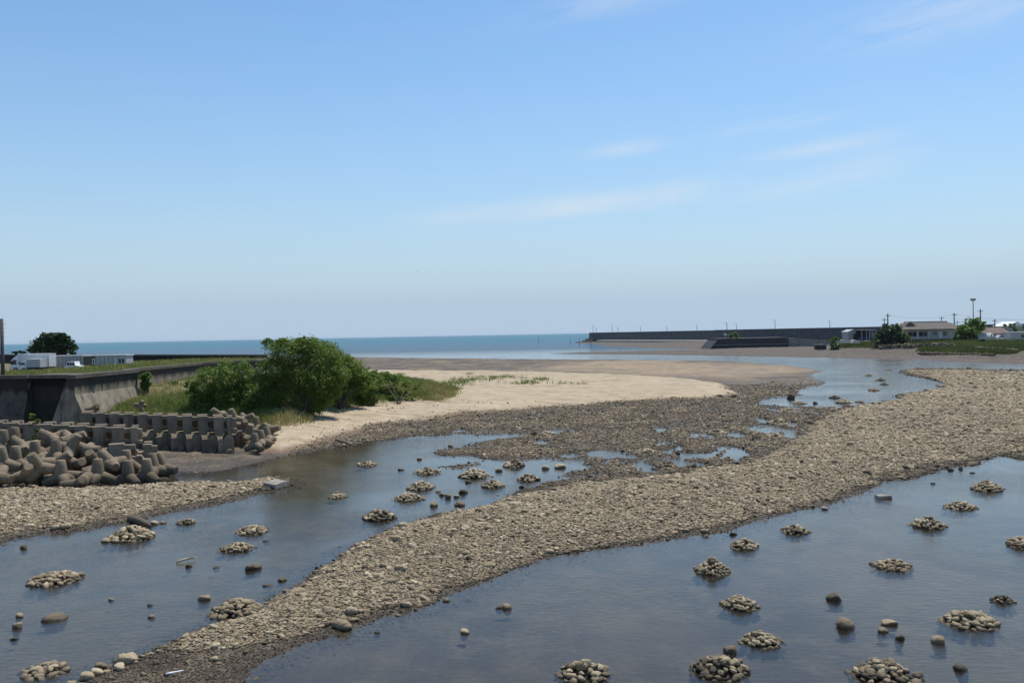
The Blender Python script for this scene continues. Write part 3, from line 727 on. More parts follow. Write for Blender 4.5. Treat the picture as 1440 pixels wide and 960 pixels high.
me = np_mesh('gravel', np.stack([X, Y, z + s * 0.16], 1), np.zeros((0, 3)), m_gravel, False,
             {'scale': ('FLOAT_VECTOR', scale), 'rot': ('FLOAT_VECTOR', rot), 'tone': ('FLOAT', tone), 'kind_of': ('INT', rng.integers(0, 7, n))})
grav = tag(link('gravel', me), kind='stuff')
print('gravel', n)
ng = bpy.data.node_groups.new('lay_pebbles', 'GeometryNodeTree')
ng.interface.new_socket('Geometry', in_out='INPUT', socket_type='NodeSocketGeometry')
ng.interface.new_socket('Geometry', in_out='OUTPUT', socket_type='NodeSocketGeometry')
gi = ng.nodes.new('NodeGroupInput'); go = ng.nodes.new('NodeGroupOutput')
def gattr(nm, typ):
    q = ng.nodes.new('GeometryNodeInputNamedAttribute'); q.data_type = typ; q.inputs['Name'].default_value = nm
    return q.outputs['Attribute']
gtoi = ng.nodes.new('GeometryNodeGeometryToInstance')
for v_ in range(7):
    ico = node(ng, 'GeometryNodeMeshIcoSphere', {'Radius': 0.5, 'Subdivisions': 2})
    pos = node(ng, 'GeometryNodeInputPosition')
    nz = node(ng, 'ShaderNodeTexNoise', {'Scale': 1.7, 'Detail': 1.0, 'Vector': node(ng, 'ShaderNodeVectorMath', {0: pos.outputs[0], 1: (v_ * 3.1, v_ * 1.7, 2.0)}, operation='ADD').outputs[0]})
    offv = node(ng, 'ShaderNodeVectorMath', {0: node(ng, 'ShaderNodeVectorMath', {0: nz.outputs['Color'], 1: (0.5, 0.5, 0.5)}, operation='SUBTRACT').outputs[0], 'Scale': 0.75}, operation='SCALE')
    sp = node(ng, 'GeometryNodeSetPosition', {'Geometry': ico.outputs['Mesh'], 'Offset': offv.outputs[0]})
    sm = node(ng, 'GeometryNodeSetShadeSmooth', {0: sp.outputs[0]})
    smt = node(ng, 'GeometryNodeSetMaterial', {'Geometry': sm.outputs[0], 'Material': m_gravel})
    ng.links.new(smt.outputs[0], gtoi.inputs[0])
mtp = ng.nodes.new('GeometryNodeMeshToPoints'); ng.links.new(gi.outputs[0], mtp.inputs[0])
iop = node(ng, 'GeometryNodeInstanceOnPoints', {'Points': mtp.outputs[0], 'Instance': gtoi.outputs[0], 'Pick Instance': True,
           'Instance Index': gattr('kind_of', 'INT'), 'Scale': gattr('scale', 'FLOAT_VECTOR')})
e2r = node(ng, 'FunctionNodeEulerToRotation', {0: gattr('rot', 'FLOAT_VECTOR')})
ng.links.new(e2r.outputs[0], iop.inputs['Rotation'])
ng.links.new(iop.outputs[0], go.inputs[0])
md = grav.modifiers.new('pebbles', 'NODES'); md.node_group = ng

# ------------------------------------------------------------------ concrete
def concrete(name, base=(0.27, 0.245, 0.20), dark=(0.04, 0.033, 0.027), streak=0.6, ztop=None, band=0.0, scale=1.0, tide=None):
    m, nt = mat(name)
    geo = node(nt, 'ShaderNodeNewGeometry'); tc = node(nt, 'ShaderNodeTexCoord')
    P = geo.outputs['Position']; z = node(nt, 'ShaderNodeSeparateXYZ', {0: P}).outputs[2]
    n1 = node(nt, 'ShaderNodeTexNoise', {'Vector': P, 'Scale': 1.1 * scale, 'Detail': 7.0, 'Roughness': 0.66}).outputs[0]
    n2 = node(nt, 'ShaderNodeTexNoise', {'Vector': P, 'Scale': 16.0 * scale, 'Detail': 4.0, 'Roughness': 0.7}).outputs[0]
    mp = node(nt, 'ShaderNodeMapping', {'Vector': P, 'Scale': (2.2, 2.2, 0.22)})
    st = node(nt, 'ShaderNodeTexNoise', {'Vector': mp.outputs[0], 'Scale': 1.2 * scale, 'Detail': 6.0, 'Roughness': 0.68}).outputs[0]
    c = mix(nt, ramp(nt, n1, 0.32, 0.68), tuple(x * 0.72 for x in base), tuple(min(1, x * 1.18) for x in base))
    c = mix(nt, mth(nt, 'MULTIPLY', ramp(nt, st, 0.48, 0.70), streak), c, dark)
    c = mix(nt, mth(nt, 'MULTIPLY', ramp(nt, n2, 0.55, 0.8), 0.45), c, tuple(x * 0.5 for x in base))
    if ztop is not None:          # black algae that runs down from the coping
        q = mth(nt, 'ADD', z, mth(nt, 'MULTIPLY', mth(nt, 'SUBTRACT', st, 0.5), 1.6))
        c = mix(nt, mth(nt, 'MULTIPLY', ramp(nt, q, ztop - band - 0.25, ztop - band + 0.25), 0.93), c, tuple(x * 0.75 for x in dark))
    if tide is not None:          # brown weed up to the high water mark
        c = mix(nt, mth(nt, 'MULTIPLY', ramp(nt, mth(nt, 'ADD', z, mth(nt, 'MULTIPLY', n1, -0.9)), tide - 0.75, tide - 0.25, 1.0, 0.0), 0.75), c, (0.05, 0.042, 0.028))
    bp = node(nt, 'ShaderNodeBump', {'Strength': 0.5, 'Distance': 0.03, 'Height': mth(nt, 'ADD', n1, mth(nt, 'MULTIPLY', n2, 0.4))})
    b = node(nt, 'ShaderNodeBsdfPrincipled', {'Base Color': c, 'Roughness': 0.92, 'Specular IOR Level': 0.2, 'Normal': bp.outputs[0]})
    out(nt, b.outputs[0]); return m
m_conc = concrete('cast_concrete', (0.205, 0.162, 0.110), streak=0.5, tide=0.55)
m_block = concrete('weathered_block_concrete', (0.235, 0.188, 0.134), streak=0.45, tide=0.12)
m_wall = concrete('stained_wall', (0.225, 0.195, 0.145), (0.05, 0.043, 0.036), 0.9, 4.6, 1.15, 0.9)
m_wall_dark = concrete('shade_stain_wall', (0.035, 0.032, 0.029), (0.014, 0.013, 0.012), 0.8, 4.6, 1.0)  # near black base holds the recess shade along with stain
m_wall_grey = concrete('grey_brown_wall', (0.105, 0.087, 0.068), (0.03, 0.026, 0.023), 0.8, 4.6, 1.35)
m_cap = concrete('coping', (0.12, 0.105, 0.085), streak=0.4)

def wall_run(mb, pts, prof):
    """profile (outward, z) swept along a polyline; outward is to the right of the direction of travel"""
    pts = [Vector((x, y)) for x, y in pts]; n = len(prof)
    for i, p in enumerate(pts):
        d0 = (pts[i] - pts[i - 1]).normalized() if i else (pts[1] - pts[0]).normalized()
        d1 = (pts[i + 1] - pts[i]).normalized() if i < len(pts) - 1 else d0
        t = (d0 + d1).normalized(); nrm = Vector((t.y, -t.x)); k = 1 / max(0.4, nrm.dot(Vector((d0.y, -d0.x))))
        ring = [(p.x + nrm.x * o * k, p.y + nrm.y * o * k, z) for o, z in prof]
        if i == 0: base = len(mb.v)
        mb.v += ring
    for i in range(len(pts) - 1):
        for k in range(n):
            a = base + i * n + k; b2 = base + i * n + (k + 1) % n
            mb.f.append((a, b2, b2 + n, a + n))
    mb.f.append(tuple(base + k for k in range(n - 1, -1, -1))); e = base + (len(pts) - 1) * n
    mb.f.append(tuple(e + k for k in range(n)))
    return mb
BAT = [(0.0, 4.35), (0.0, 3.1), (1.5, -0.5), (-2.4, -0.5), (-0.55, 4.35)]
CAP = [(0.16, 4.35), (0.16, 4.66), (-0.62, 4.66), (-0.62, 4.35)]
# left stretch, facing the river, its foot battered
w = tag(empty('sea_wall', (0, 0, 0)), 'left stretch of old concrete sea wall with battered grey brown foot', 'wall', 'stretches of the near sea wall')
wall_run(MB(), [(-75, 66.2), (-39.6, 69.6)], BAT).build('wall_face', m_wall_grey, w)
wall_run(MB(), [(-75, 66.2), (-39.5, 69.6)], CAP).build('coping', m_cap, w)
# the recess, its shade painted into the black wall colour with the stain
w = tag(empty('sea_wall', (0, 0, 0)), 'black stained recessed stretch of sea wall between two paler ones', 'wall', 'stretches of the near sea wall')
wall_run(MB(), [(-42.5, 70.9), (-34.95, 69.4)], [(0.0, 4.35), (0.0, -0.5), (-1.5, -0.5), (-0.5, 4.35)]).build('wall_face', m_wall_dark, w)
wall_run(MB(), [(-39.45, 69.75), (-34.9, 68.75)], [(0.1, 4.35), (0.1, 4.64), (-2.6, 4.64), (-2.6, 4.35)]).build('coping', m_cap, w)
# the stretch that runs off from the camera, sunlit
w = tag(empty('sea_wall', (0, 0, 0)), 'sunlit streaky stretch of sea wall with black upper band, right of the black recess', 'wall', 'stretches of the near sea wall')
wall_run(MB(), [(-34.75, 79.0), (-34.75, 67.6)][::-1], BAT).build('wall_face', m_wall, w)
wall_run(MB(), [(-34.75, 67.5), (-34.75, 79.2)], CAP).build('coping', m_cap, w)
mb = MB()
for k in range(1, 5): mb.box(-34.74, -34.735, 67.6 + 2.3 * k - .02, 67.6 + 2.3 * k + .02, 2.2, 4.34)
mb.build('joint', m_wall_dark, w)
w = tag(empty('sea_wall', (0, 0, 0)), 'farther low stretch of sea wall with pale face, running behind the bushes', 'wall', 'stretches of the near sea wall')
wall_run(MB(), [(-36.9, 81.5), (-36.7, 101), (-33.0, 110), (-33.5, 124)], [(0.0, 4.3), (0.0, 2.8), (0.9, -0.3), (-2.4, -0.3), (-0.5, 4.3)]).build('wall_face', m_wall, w)
wall_run(MB(), [(-36.9, 81.4), (-36.7, 101), (-33.0, 110), (-33.5, 124.2)], [(z_ + .0, q) for z_, q in [(0.14, 4.3), (0.14, 4.58), (-0.6, 4.58), (-0.6, 4.3)]]).build('coping', m_cap, w)
w = tag(empty('sea_wall', (0, 0, 0)), 'long dark outer sea wall drawn along the open sea behind the parked trucks', 'wall')
a0, a1 = AT(-120, 500, 240), AT(372, 498, 130)
OUT = [(a0.x, a0.y), ((a0.x + a1.x) / 2 - 1, (a0.y + a1.y) / 2), (a1.x, a1.y)]
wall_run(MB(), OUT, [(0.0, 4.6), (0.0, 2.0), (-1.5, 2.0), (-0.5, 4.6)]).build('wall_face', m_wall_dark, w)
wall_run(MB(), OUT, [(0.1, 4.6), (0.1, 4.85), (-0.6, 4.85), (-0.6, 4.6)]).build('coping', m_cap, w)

# ------------------------------------------------------------------ hollow wave blocks
def upper_block(name):
    root = empty(name)
    body = MB()
    H_, D_ = 1.2, 1.9
    for y0 in (0.0, D_ - 0.55):       # two stout plates, front and back, their lower corners cut
        body.prism([(0.06, 0.40), (0.15, 0.0), (0.76, 0.0), (0.86, 0.40), (0.86, H_), (0.02, H_)], y0, y0 + 0.55)
    body.box(0.24, 0.70, 0.75, D_ - 0.55, 0.15, H_ - 0.1)       # web
    body.box(0.1, 1.42, 0.552, 0.748, 0.12, H_ - 0.2)
    body.build('block_body', m_block, root)
    for z0, z1 in ((H_ - 0.34, H_ - 0.08), (0.26, 0.46)):       # arms that reach to the next block
        a = MB(); c = (z0 + z1) / 2
        a.prism([(0.862, z0), (1.44, z0 + .02), (1.44, z1 - 0.02), (0.862, z1)], -0.06, 0.40)
        a.build('arm', m_block, root)
    return root
def lower_block(name):
    root = empty(name)
    H_ = 1.14
    b = MB()
    for y0 in (-0.12, 1.25):
        b.prism([(0.5, 0), (1.34, 0), (1.34, H_ - 0.36), (1.08, H_), (0.76, H_), (0.5, H_ - 0.26)], y0, y0 + 0.6)
    b.box(0.7, 1.15, 0.48, 1.25, 0.0, H_ - 0.3)
    b.build('block_body', m_block, root)
    a = MB(); a.prism([(0.02, 0.1), (0.497, 0.1), (0.497, H_ - 0.24), (0.02, H_ - 0.24)], -0.06, 0.45)
    a.build('arm', m_block, root)
    t = MB(); t.prism([(0.42, 0.36), (0.62, 0.36), (0.42, 0.58)], -0.2, -0.123); t.build('rib', m_block, root)
    return root
UB = upper_block('wave_block'); LB = lower_block('wave_block')
used = {'u': False, 'l': False}
ORD = ['last', 'second', 'third', 'fourth', 'fifth', 'sixth', 'seventh', 'eighth', 'ninth', 'tenth', 'eleventh', 'twelfth', 'thirteenth']
def block(kind, x, y, z, rz, label, grp, kx=0.75):
    src = UB if kind == 'u' else LB
    if not used[kind]: o = src; used[kind] = True
    else: o = copy_tree(src)
    o.location = (x, y, z); o.rotation_euler = (random.uniform(-.012, .012), random.uniform(-.012, .012), rz + random.uniform(-.02, .02)); o.scale = (kx, 1, 1)
    tag(o, label, 'concrete block', grp)
def row(R_px, L_px, n_px, nU, nL, nB, nm, rz):
    """right end and left end of the front top edge (picture x, y, depth); tiers of blocks counted from the right end"""
    pR, pL = AT(*R_px), AT(*L_px); step = (pL - pR) / n_px
    kx = abs(L_px[0] - R_px[0]) / n_px * (R_px[2] + L_px[2]) / 2 / FPX / 1.35
    right = Vector((math.cos(rz), math.sin(rz), 0)); fwd = Vector((math.sin(rz), -math.cos(rz), 0))
    def w8(i): return 'rightmost' if i == 0 else f'{ORD[i]} from the right'
    for i in range(nU):
        q = pR + step * (i + 0.55) - right * (0.92 * kx)
        block('u', q.x, q.y, q.z - 1.2, rz, f'square headed block, {w8(i)} in the top tier of the {nm} block wall', f'top tier of the {nm} block wall', kx)
    for i in range(nL):
        q = pR + step * (i + 0.30) + fwd * 0.40 - right * (0.92 * kx)
        block('l', q.x, q.y, q.z - 2.3, rz, f'gable topped block, {w8(i)} in the middle tier of the {nm} block wall', f'middle tier of the {nm} block wall', kx)
    for i in range(nB):
        q = pR + step * (i + 0.30) + fwd * 0.8 - right * (0.92 * kx)
        block('l', q.x, q.y, q.z - 3.12, rz, f'half buried block, {w8(i)} in the bottom tier of the {nm} block wall', f'bottom tier of the {nm} block wall', kx)
row((328, 586, 54.0), (108, 579, 60.3), 10.7, 10, 10, 8, 'far', 0.36)
row((190, 601, 48.6), (0, 593, 53.8), 7.75, 9, 8, 0, 'near', 0.36)
fR = AT(328, 586, 54.0)
def loner(kind, px, py, dist, z, lab, kx=0.76, rz=0.36):
    e = AT(px, py, dist); block(kind, e.x, e.y, z, rz, lab, None, kx)
loner('u', 318.5, 586, 54.0, fR.z - 1.21, 'narrow end block closing the right end of the top tier of the far wall', 0.42)
loner('u', 183, 601, 48.6, AT(183, 601, 48.6).z - 1.21, 'narrow end block closing the right end of the top tier of the near wall', 0.42)
loner('u', 152, 625, 47.3, AT(152, 625, 47.3).z - 1.2, 'low stepped block at the foot of the right end of the near block wall', 0.95)
loner('u', 201, 625, 47.2, AT(201, 625, 47.2).z - 1.21, 'narrow end block beside the low stepped block of the near wall', 0.5)
loner('l', 176, 650, 46.2, -0.15, 'small gabled block between tetrapods, in front of the near wall end')
loner('l', 322, 600, 56.4, fR.z - 2.3, 'gable topped block set back behind the right end of the far block wall')

# ------------------------------------------------------------------ tetrapods
def tetrapod_mesh():
    bm = bmesh.new()
    dirs = [Vector((0, 0, 1))] + [Vector((math.sin(R(109.47)) * math.cos(a), math.sin(R(109.47)) * math.sin(a), math.cos(R(109.47)))) for a in (0, R(120), R(240))]
    n = 14
    for d in dirs:
        q = d.to_track_quat('Z', 'Y')
        rings = []
        for zz, rr2 in ((0.0, 0.36), (0.30, 0.345), (0.62, 0.295), (0.925, 0.246), (0.965, 0.215)):
            rings.append([bm.verts.new(q @ Vector((math.cos(2 * math.pi * k / n) * rr2, math.sin(2 * math.pi * k / n) * rr2, zz))) for k in range(n)])
        for a, b2 in zip(rings[:-1], rings[1:]):
            for k in range(n): bm.faces.new((a[k], a[(k + 1) % n], b2[(k + 1) % n], b2[k]))
        bm.faces.new(rings[-1])
    me = bpy.data.meshes.new('tetrapod'); bm.to_mesh(me); bm.free()
    me.materials.append(m_conc); me.polygons.foreach_set('use_smooth', [True] * len(me.polygons)); me.update(); me.set_sharp_from_angle(angle=R(38))
    return me
TET = tetrapod_mesh()
def screen_dir(dx, dy, toward):    # direction given as right, up and towards the camera
    return Vector((dx, -toward, dy)).normalized()
def tet(px, py, dist, leg, yaw, label, sc=0.90, grp='tetrapods heaped at the foot of the near block wall'):
    """px, py: where the legs meet; leg: where one leg points"""
    o = link('tetrapod', TET)
    o.location = AT(px, py, dist)
    q = screen_dir(*leg).to_track_quat('Z', 'Y') @ Quaternion((0, 0, 1), yaw)
    o.rotation_mode = 'QUATERNION'; o.rotation_quaternion = q; o.scale = (sc,) * 3
    tag(o, label, 'tetrapod', grp)
U = (0, 1, 0)
NEAR = [
 (86, 671, 42.6, U, 0.3, 'upright tetrapod behind the one lying flat at the water'),
 (137, 669, 43.0, (0.05, 1, 0), 1.0, 'upright tetrapod right of the one lying flat, its foot pointing at the viewer'),
 (180, 671, 43.6, U, 0.45, 'upright tetrapod standing in the pool, left of the widest upright one'),
 (207, 668, 44.0, (0.0, 1, 0.05), 1.57, 'widest upright tetrapod in the pool with one foot straight to the viewer'),
 (216, 660, 45.0, (-0.12, 1, 0), 0.2, 'leaning upright tetrapod just behind the widest one'),
 (228, 658, 45.6, (-0.25, 1, 0.1), 0.9, 'last tetrapod at the right tip of the heap with a broken weedy foot'),
 (178, 655, 46.0, U, 0.7, 'short upright tetrapod in the gap before the stepped block'),
 (156, 652, 44.6, (-0.55, 0.75, 0.15), 0.3, 'tetrapod like a big Y on its side, in front of the near wall end'),
 (131, 648, 45.6, (0.1, 0.5, 0.6), 0.9, 'shadowed tetrapod left of the big Y shaped one'),
 (112, 682, 41.6, (-1, 0.05, 0.25), 0.5, 'tetrapod lying flat at the water edge like a log'),
 (55, 658, 42.6, (-0.2, 0.75, 0.35), 0.5, 'big slanted tetrapod with its dark leg end to the left'),
 (38, 668, 42.4, (-0.8, -0.2, 0.3), 0.6, 'tetrapod resting on the gravel below the big slanted one'),
 (80, 652, 44.2, (0.75, 0.55, 0.0), 0.4, 'tetrapod spread in a V behind the first upright one'),
 (79, 640, 46.4, U, 0.2, 'stout upright tetrapod below the long level one'),
 (98, 630, 46.8, (-0.95, 0.25, 0.1), 1.57, 'long level tetrapod showing two round leg ends'),
 (122, 634, 47.4, (0.9, 0.1, 0.2), 0.3, 'rusty brown tetrapod right of the long level one'),
 (99, 619, 48.6, (0.9, 0.4, -0.2), 0.8, 'tetrapod against the near wall with a leg slanting up right'),
 (74, 618, 48.8, (-0.6, 0.5, 0.3), 0.2, 'rounded tetrapod against the near wall left of another'),
 (50, 642, 46.2, (0.0, 1, 0.05), 0.1, 'tall pale upright tetrapod near the grass tuft'),
 (64, 640, 46.6, (0.3, -0.3, 0.8), 0.5, 'tetrapod showing one dark leg end beside the tall pale one'),
 (22, 650, 44.8, U, 0.9, 'upright tetrapod at left with a short foot curling right'),
 (33, 630, 47.4, (-0.7, 0.7, 0.1), 0.3, 'tetrapod with a leg slanting down right, left of the grass tuft'),
 (21, 622, 48.6, U, 0.4, 'upright tetrapod standing close to the near block wall'),
 (3, 651, 44.0, (0, 1, 0.1), 0.2, 'tetrapod cut by the left frame edge, one foot down right'),
 (-4, 672, 41.9, (1, -0.05, 0.25), 0.5, 'tetrapod at the left frame edge lying on the gravel'),
 (3, 626, 47.2, (0.1, 1, 0), 0.8, 'tetrapod half hidden at the left frame edge by the wall'),
 (108, 655, 45.0, (0.6, 0.3, 0.6), 0.2, 'tetrapod in deep shade in the middle of the heap'),
 (140, 660, 44.6, (0.7, 0.4, 0.3), 0.9, 'tetrapod showing a round leg end beside the big Y'),
 (196, 664, 45.4, (0.6, -0.2, 0.4), 0.2, 'low tetrapod between the pool uprights and the stepped block'),
 (118, 672, 43.6, (0.4, 0.3, 0.6), 0.6, 'tetrapod low in the heap behind the flat lying one'),
 (64, 672, 43.2, (0.7, -0.1, 0.5), 0.1, 'low tetrapod in shade right of the big slanted one'),
]
for a in NEAR: tet(*a)
G2 = 'tetrapods round the end of the far block wall'
FARP = [
 (359, 625, 53.2, (-0.05, 1, 0), 0.85, 'front upright tetrapod on the sand at the far block wall end'),
 (368, 620, 54.4, (-0.08, 1, 0), 0.3, 'upright tetrapod peeping out behind the front one on the sand'),
 (376, 615, 55.6, (-0.1, 1, 0), 0.6, 'pale upright tetrapod rightmost on the sand'),
 (365, 606, 57.0, (0.65, 0.7, 0.2), 0.5, 'slanting tetrapod on the sand with its dark end up right'),
 (360, 600, 58.6, U, 0.2, 'short upright tetrapod behind the slanting one on the sand'),
 (343, 600, 57.6, (0.3, 0.6, 0.6), 0.3, 'tetrapod between the far block wall end and the sand group'),
 (345, 590, 60.0, (0.7, 0.4, 0.1), 0.9, 'low weathered tetrapod at the grass edge behind the sand group'),
 (329, 588, 59.0, (-0.2, 0.95, 0.3), 0.4, 'tetrapod poking up behind the right end of the far block wall'),
 (309, 584, 60.5, (-0.6, 0.7, 0.4), 0.4, 'slanted tetrapod in the grass over the far block wall'),
 (381, 604, 58.6, (0.8, 0.2, 0.2), 0.2, 'tetrapod almost hidden at the right back of the sand group'),
 (134, 574, 65.0, (-0.9, -0.15, 0.35), 0.3, 'fallen tetrapod against the sunlit wall above the blocks'),
 (198, 570, 67.5, (0.3, 0.5, 0.3), 0.3, 'small dark tetrapod sunk in the grass below the sunlit wall'),
 (350, 612, 56.4, (0.2, 0.9, 0.0), 1.0, 'tetrapod squeezed between the set back block and the front ones'),
]
for a in FARP: tet(*a, sc=0.74 if a[0] not in (198,) else 0.55, grp=G2)

# ------------------------------------------------------------------ leaves, trunks, grass
def leaf_mat(name, cols, trans=0.30):
    m, nt = mat(name)
    tone = node(nt, 'ShaderNodeAttribute', attribute_name='tone').outputs['Fac']
    cr = node(nt, 'ShaderNodeValToRGB', {0: tone}); e = cr.color_ramp.elements
    e[0].color = (*cols[0], 1); e[1].color = (*cols[-1], 1)
    for i, cc in enumerate(cols[1:-1]): e.new((i + 1) / (len(cols) - 1)).color = (*cc, 1)
    d = node(nt, 'ShaderNodeBsdfPrincipled', {'Base Color': cr.outputs[0], 'Roughness': 0.55, 'Specular IOR Level': 0.25})
    t = node(nt, 'ShaderNodeBsdfTranslucent', {'Color': mix(nt, 1.0, cr.outputs[0], (1.0, 1.1, 0.5), 'MULTIPLY')})
    s = node(nt, 'ShaderNodeMixShader', {0: trans, 1: d.outputs[0], 2: t.outputs[0]})
    out(nt, s.outputs[0]); return m
m_leaf = leaf_mat('acacia_leaf', [(0.055, 0.095, 0.017), (0.115, 0.172, 0.028), (0.20, 0.265, 0.048)])
m_leafd = leaf_mat('evergreen_leaf', [(0.018, 0.036, 0.012), (0.034, 0.062, 0.018), (0.065, 0.10, 0.03)], 0.15)
m_leafy = leaf_mat('young_leaf', [(0.075, 0.13, 0.022), (0.125, 0.20, 0.034), (0.19, 0.27, 0.055)])
m_grass = leaf_mat('grass_blade', [(0.10, 0.145, 0.038), (0.19, 0.215, 0.07), (0.30, 0.265, 0.11), (0.37, 0.30, 0.16)], 0.3)
m_grassg = leaf_mat('green_grass_blade', [(0.08, 0.13, 0.03), (0.15, 0.19, 0.045), (0.22, 0.22, 0.065)], 0.3)
m_bankg = leaf_mat('dull_bank_grass', [(0.07, 0.088, 0.028), (0.125, 0.135, 0.045), (0.21, 0.195, 0.07)], 0.25)
m_bark = simple('bark', (0.075, 0.058, 0.042), 0.95, 0.35, 9.0, bump=0.5)

def leaves_np(C, size, rg, up=0.55, tone=None):
    """two-triangle leaves round the points C"""
    n = len(C)
    nrm = rg.normal(size=(n, 3)); nrm[:, 2] = np.abs(nrm[:, 2]) + up; nrm /= np.linalg.norm(nrm, axis=1)[:, None]
    t = rg.normal(size=(n, 3)); t -= (t * nrm).sum(1)[:, None] * nrm; t /= np.linalg.norm(t, axis=1)[:, None]
    b = np.cross(nrm, t); s = (size * rg.uniform(0.6, 1.4, n))[:, None]
    v = np.stack([C - t * s, C + b * s * 0.5 + nrm * s * .12, C + t * s, C - b * s * 0.5 + nrm * s * .12], 1).reshape(-1, 3)
    f = np.arange(4 * n).reshape(n, 4)
    return v, f
def crown_points(lobes, n, rg, clump=0.42):
    vol = np.array([l[3] ** 2 for l in lobes]); pick = rg.choice(len(lobes), size=max(8, n // 26), p=vol / vol.sum())
    C, T = [], []
    for q in pick:                    # small clumps of leaves on the outside of each bough
        x, y, z, r, *fl = lobes[q]; fl = fl[0] if fl else 0.8
        d = rg.normal(size=3); d[2] = d[2] * 0.8 + 0.25; d /= np.linalg.norm(d)
        c = np.array((x, y, z)) + d * np.array((1, 1, fl)) * r * rg.uniform(0.55, 1.0)
        cr = r * clump * rg.uniform(0.5, 1.1); k = rg.integers(16, 37)
        p = rg.normal(size=(k, 3)); p /= np.linalg.norm(p, axis=1)[:, None]; p *= (rg.random(k) ** 0.45)[:, None] * cr * np.array((1.15, 1.15, 0.62))
        C.append(c + p); T.append(np.clip(np.full(k, rg.normal(0.5, 0.22)) + rg.normal(0, 0.12, k), 0, 1))
    return np.concatenate(C), np.concatenate(T)
def foliage(name, lobes, n, size, m, parent, seed, clump=0.42):
    rg = np.random.default_rng(seed)
    C, T = crown_points(lobes, n, rg, clump)
    v, f = leaves_np(C, np.full(len(C), size), rg)
    o = link(name, np_mesh(name, v, f, m, False, {'tone': ('FLOAT', np.repeat(T, 4))}), parent)
    return o
def tree(name, label, cat, base, lobes_px, depth, n, leaf, m, seed, stems=3, group=None, stem_r=0.12, flat=0.85, clump=0.42):
    """lobes_px: picture x, y, radius and depth offset of each bough"""
    rg = random.Random(seed)
    b = Vector(base); root = tag(empty(name, b), label, cat, group)
    lobes = []
    for (px, py, r, *dd) in lobes_px:
        d = depth + (dd[0] if dd else rg.uniform(-1, 1) * r * depth / FPX * 0.6)
        p = AT(px, py, d) - b; lobes.append((p.x, p.y, p.z, r * d / FPX, flat))
    mb = MB()
    big = sorted(lobes, key=lambda l: -l[3])[:max(stems * 3, 3)]
    for s in range(stems):
        a = 6.28 * s / stems + rg.random(); x, y = math.cos(a) * stem_r * 1.6, math.sin(a) * stem_r * 1.6
        for l in big[s::stems][:3]:
            tip = Vector(l[:3]); mid = Vector((x, y, 0)).lerp(tip, 0.45) + Vector((rg.uniform(-.2, .2), rg.uniform(-.2, .2), 0.12 * tip.z)) * min(1, l[3])
            mb.tube([(x, y, -0.25), Vector((x, y, 0)).lerp(mid, .5) + Vector((0, 0, .05)), mid, tip], [stem_r, stem_r * 0.85, stem_r * 0.6, stem_r * 0.2], 6)
    mb.build('trunk', m_bark, root, True)
    if cat == 'shrub':                # shrubs are leafy down to the ground
        lo = min(l[2] - l[3] for l in lobes)
        for (x, y, z, r, f) in list(lobes):
            for t in (0.5, 0.15): lobes.append((x * (.6 + .4 * t), y * (.6 + .4 * t), max(z * t, r * .35), r * .85, f))
        n = int(n * 1.5)
    foliage('crown', lobes, n, leaf, m, root, seed, clump)
    return root
def gp(px, py, z=None):
    g = on_ground(px, py) if z is None else W(px, py, z)
    return (g.x, g.y, gz(g.x, g.y))

# the clump on the spit
A = AT(425, 581, 67.0)
tree('broadleaf_tree', 'tall bushy green tree at the front of the clump on the sand spit', 'tree', (A.x, A.y, gz(A.x, A.y)),
     [(402, 497, 26), (428, 492, 24), (452, 508, 26), (390, 525, 28), (420, 530, 32), (452, 535, 28), (380, 484, 11), (374, 482, 7), (398, 482, 10), (430, 481, 11), (470, 530, 22), (404, 556, 26), (445, 560, 24), (425, 573, 16),
      (385, 550, 20), (462, 556, 18), (440, 575, 12), (395, 575, 12)], 68.0, 40000, 0.088, m_leaf, 1, 4, stem_r=0.13)
B = AT(478, 560, 74.0)
tree('broadleaf_tree', 'rounded green tree right behind the tallest one, leaning to the right', 'tree', (B.x, B.y, gz(B.x, B.y)),
     [(440, 490, 18), (456, 496, 20), (472, 508, 20), (488, 518, 22), (500, 532, 22), (480, 538, 24), (510, 545, 16), (470, 550, 18)], 75.0, 20000, 0.095, m_leaf, 2, 3)
for k, (lab, base, lobes, dep, n, m) in enumerate([
    ('spreading light green shrub at the left end of the clump', (285, 565, 69), [(283, 545, 17), (296, 530, 18), (272, 552, 11), (305, 550, 18), (290, 562, 13), (268, 541, 8)], 70, 6000, m_leafy),
    ('dense green shrub left of the tallest tree', (335, 570, 68.5), [(320, 535, 22), (342, 530, 22), (330, 555, 22), (352, 552, 22), (316, 562, 14), (338, 518, 13), (318, 516, 11)], 70, 9000, m_leaf),
    ('low leafy shrub at the foot of the tallest tree, left side', (372, 578, 66.5), [(365, 560, 18), (380, 565, 16), (350, 570, 12), (376, 540, 16), (362, 532, 14)], 68, 6000, m_leaf),
    ('round shrub on the right flank of the clump', (505, 556, 77), [(502, 530, 15), (516, 526, 12), (528, 537, 14), (510, 548, 12)], 78, 3600, m_leaf),
    ('low spreading shrub trailing off to the right of the clump', (560, 552, 80), [(538, 532, 11), (553, 535, 10), (545, 529, 8), (570, 540, 8), (526, 527, 9), (585, 543, 6), (560, 531, 6)], 84, 3000, m_leafy),
    ('small bright shrub growing against the far stretch of sea wall', (205, 542, 79), [(199, 530, 5), (207, 527, 5), (204, 533, 5), (211, 532, 4)], 79, 1500, m_leafy),
    ('tiny shrub in front of the pale far wall face', (243, 542, 83), [(240, 538, 4), (246, 538, 4)], 84, 500, m_leafy)]):
    b = AT(*base)
    tree('shrub', lab, 'shrub', (b.x, b.y, gz(b.x, b.y)), lobes, dep, int(n * 1.7), 0.088, m, 20 + k, 2, 'shrubs on the sand spit', 0.05)
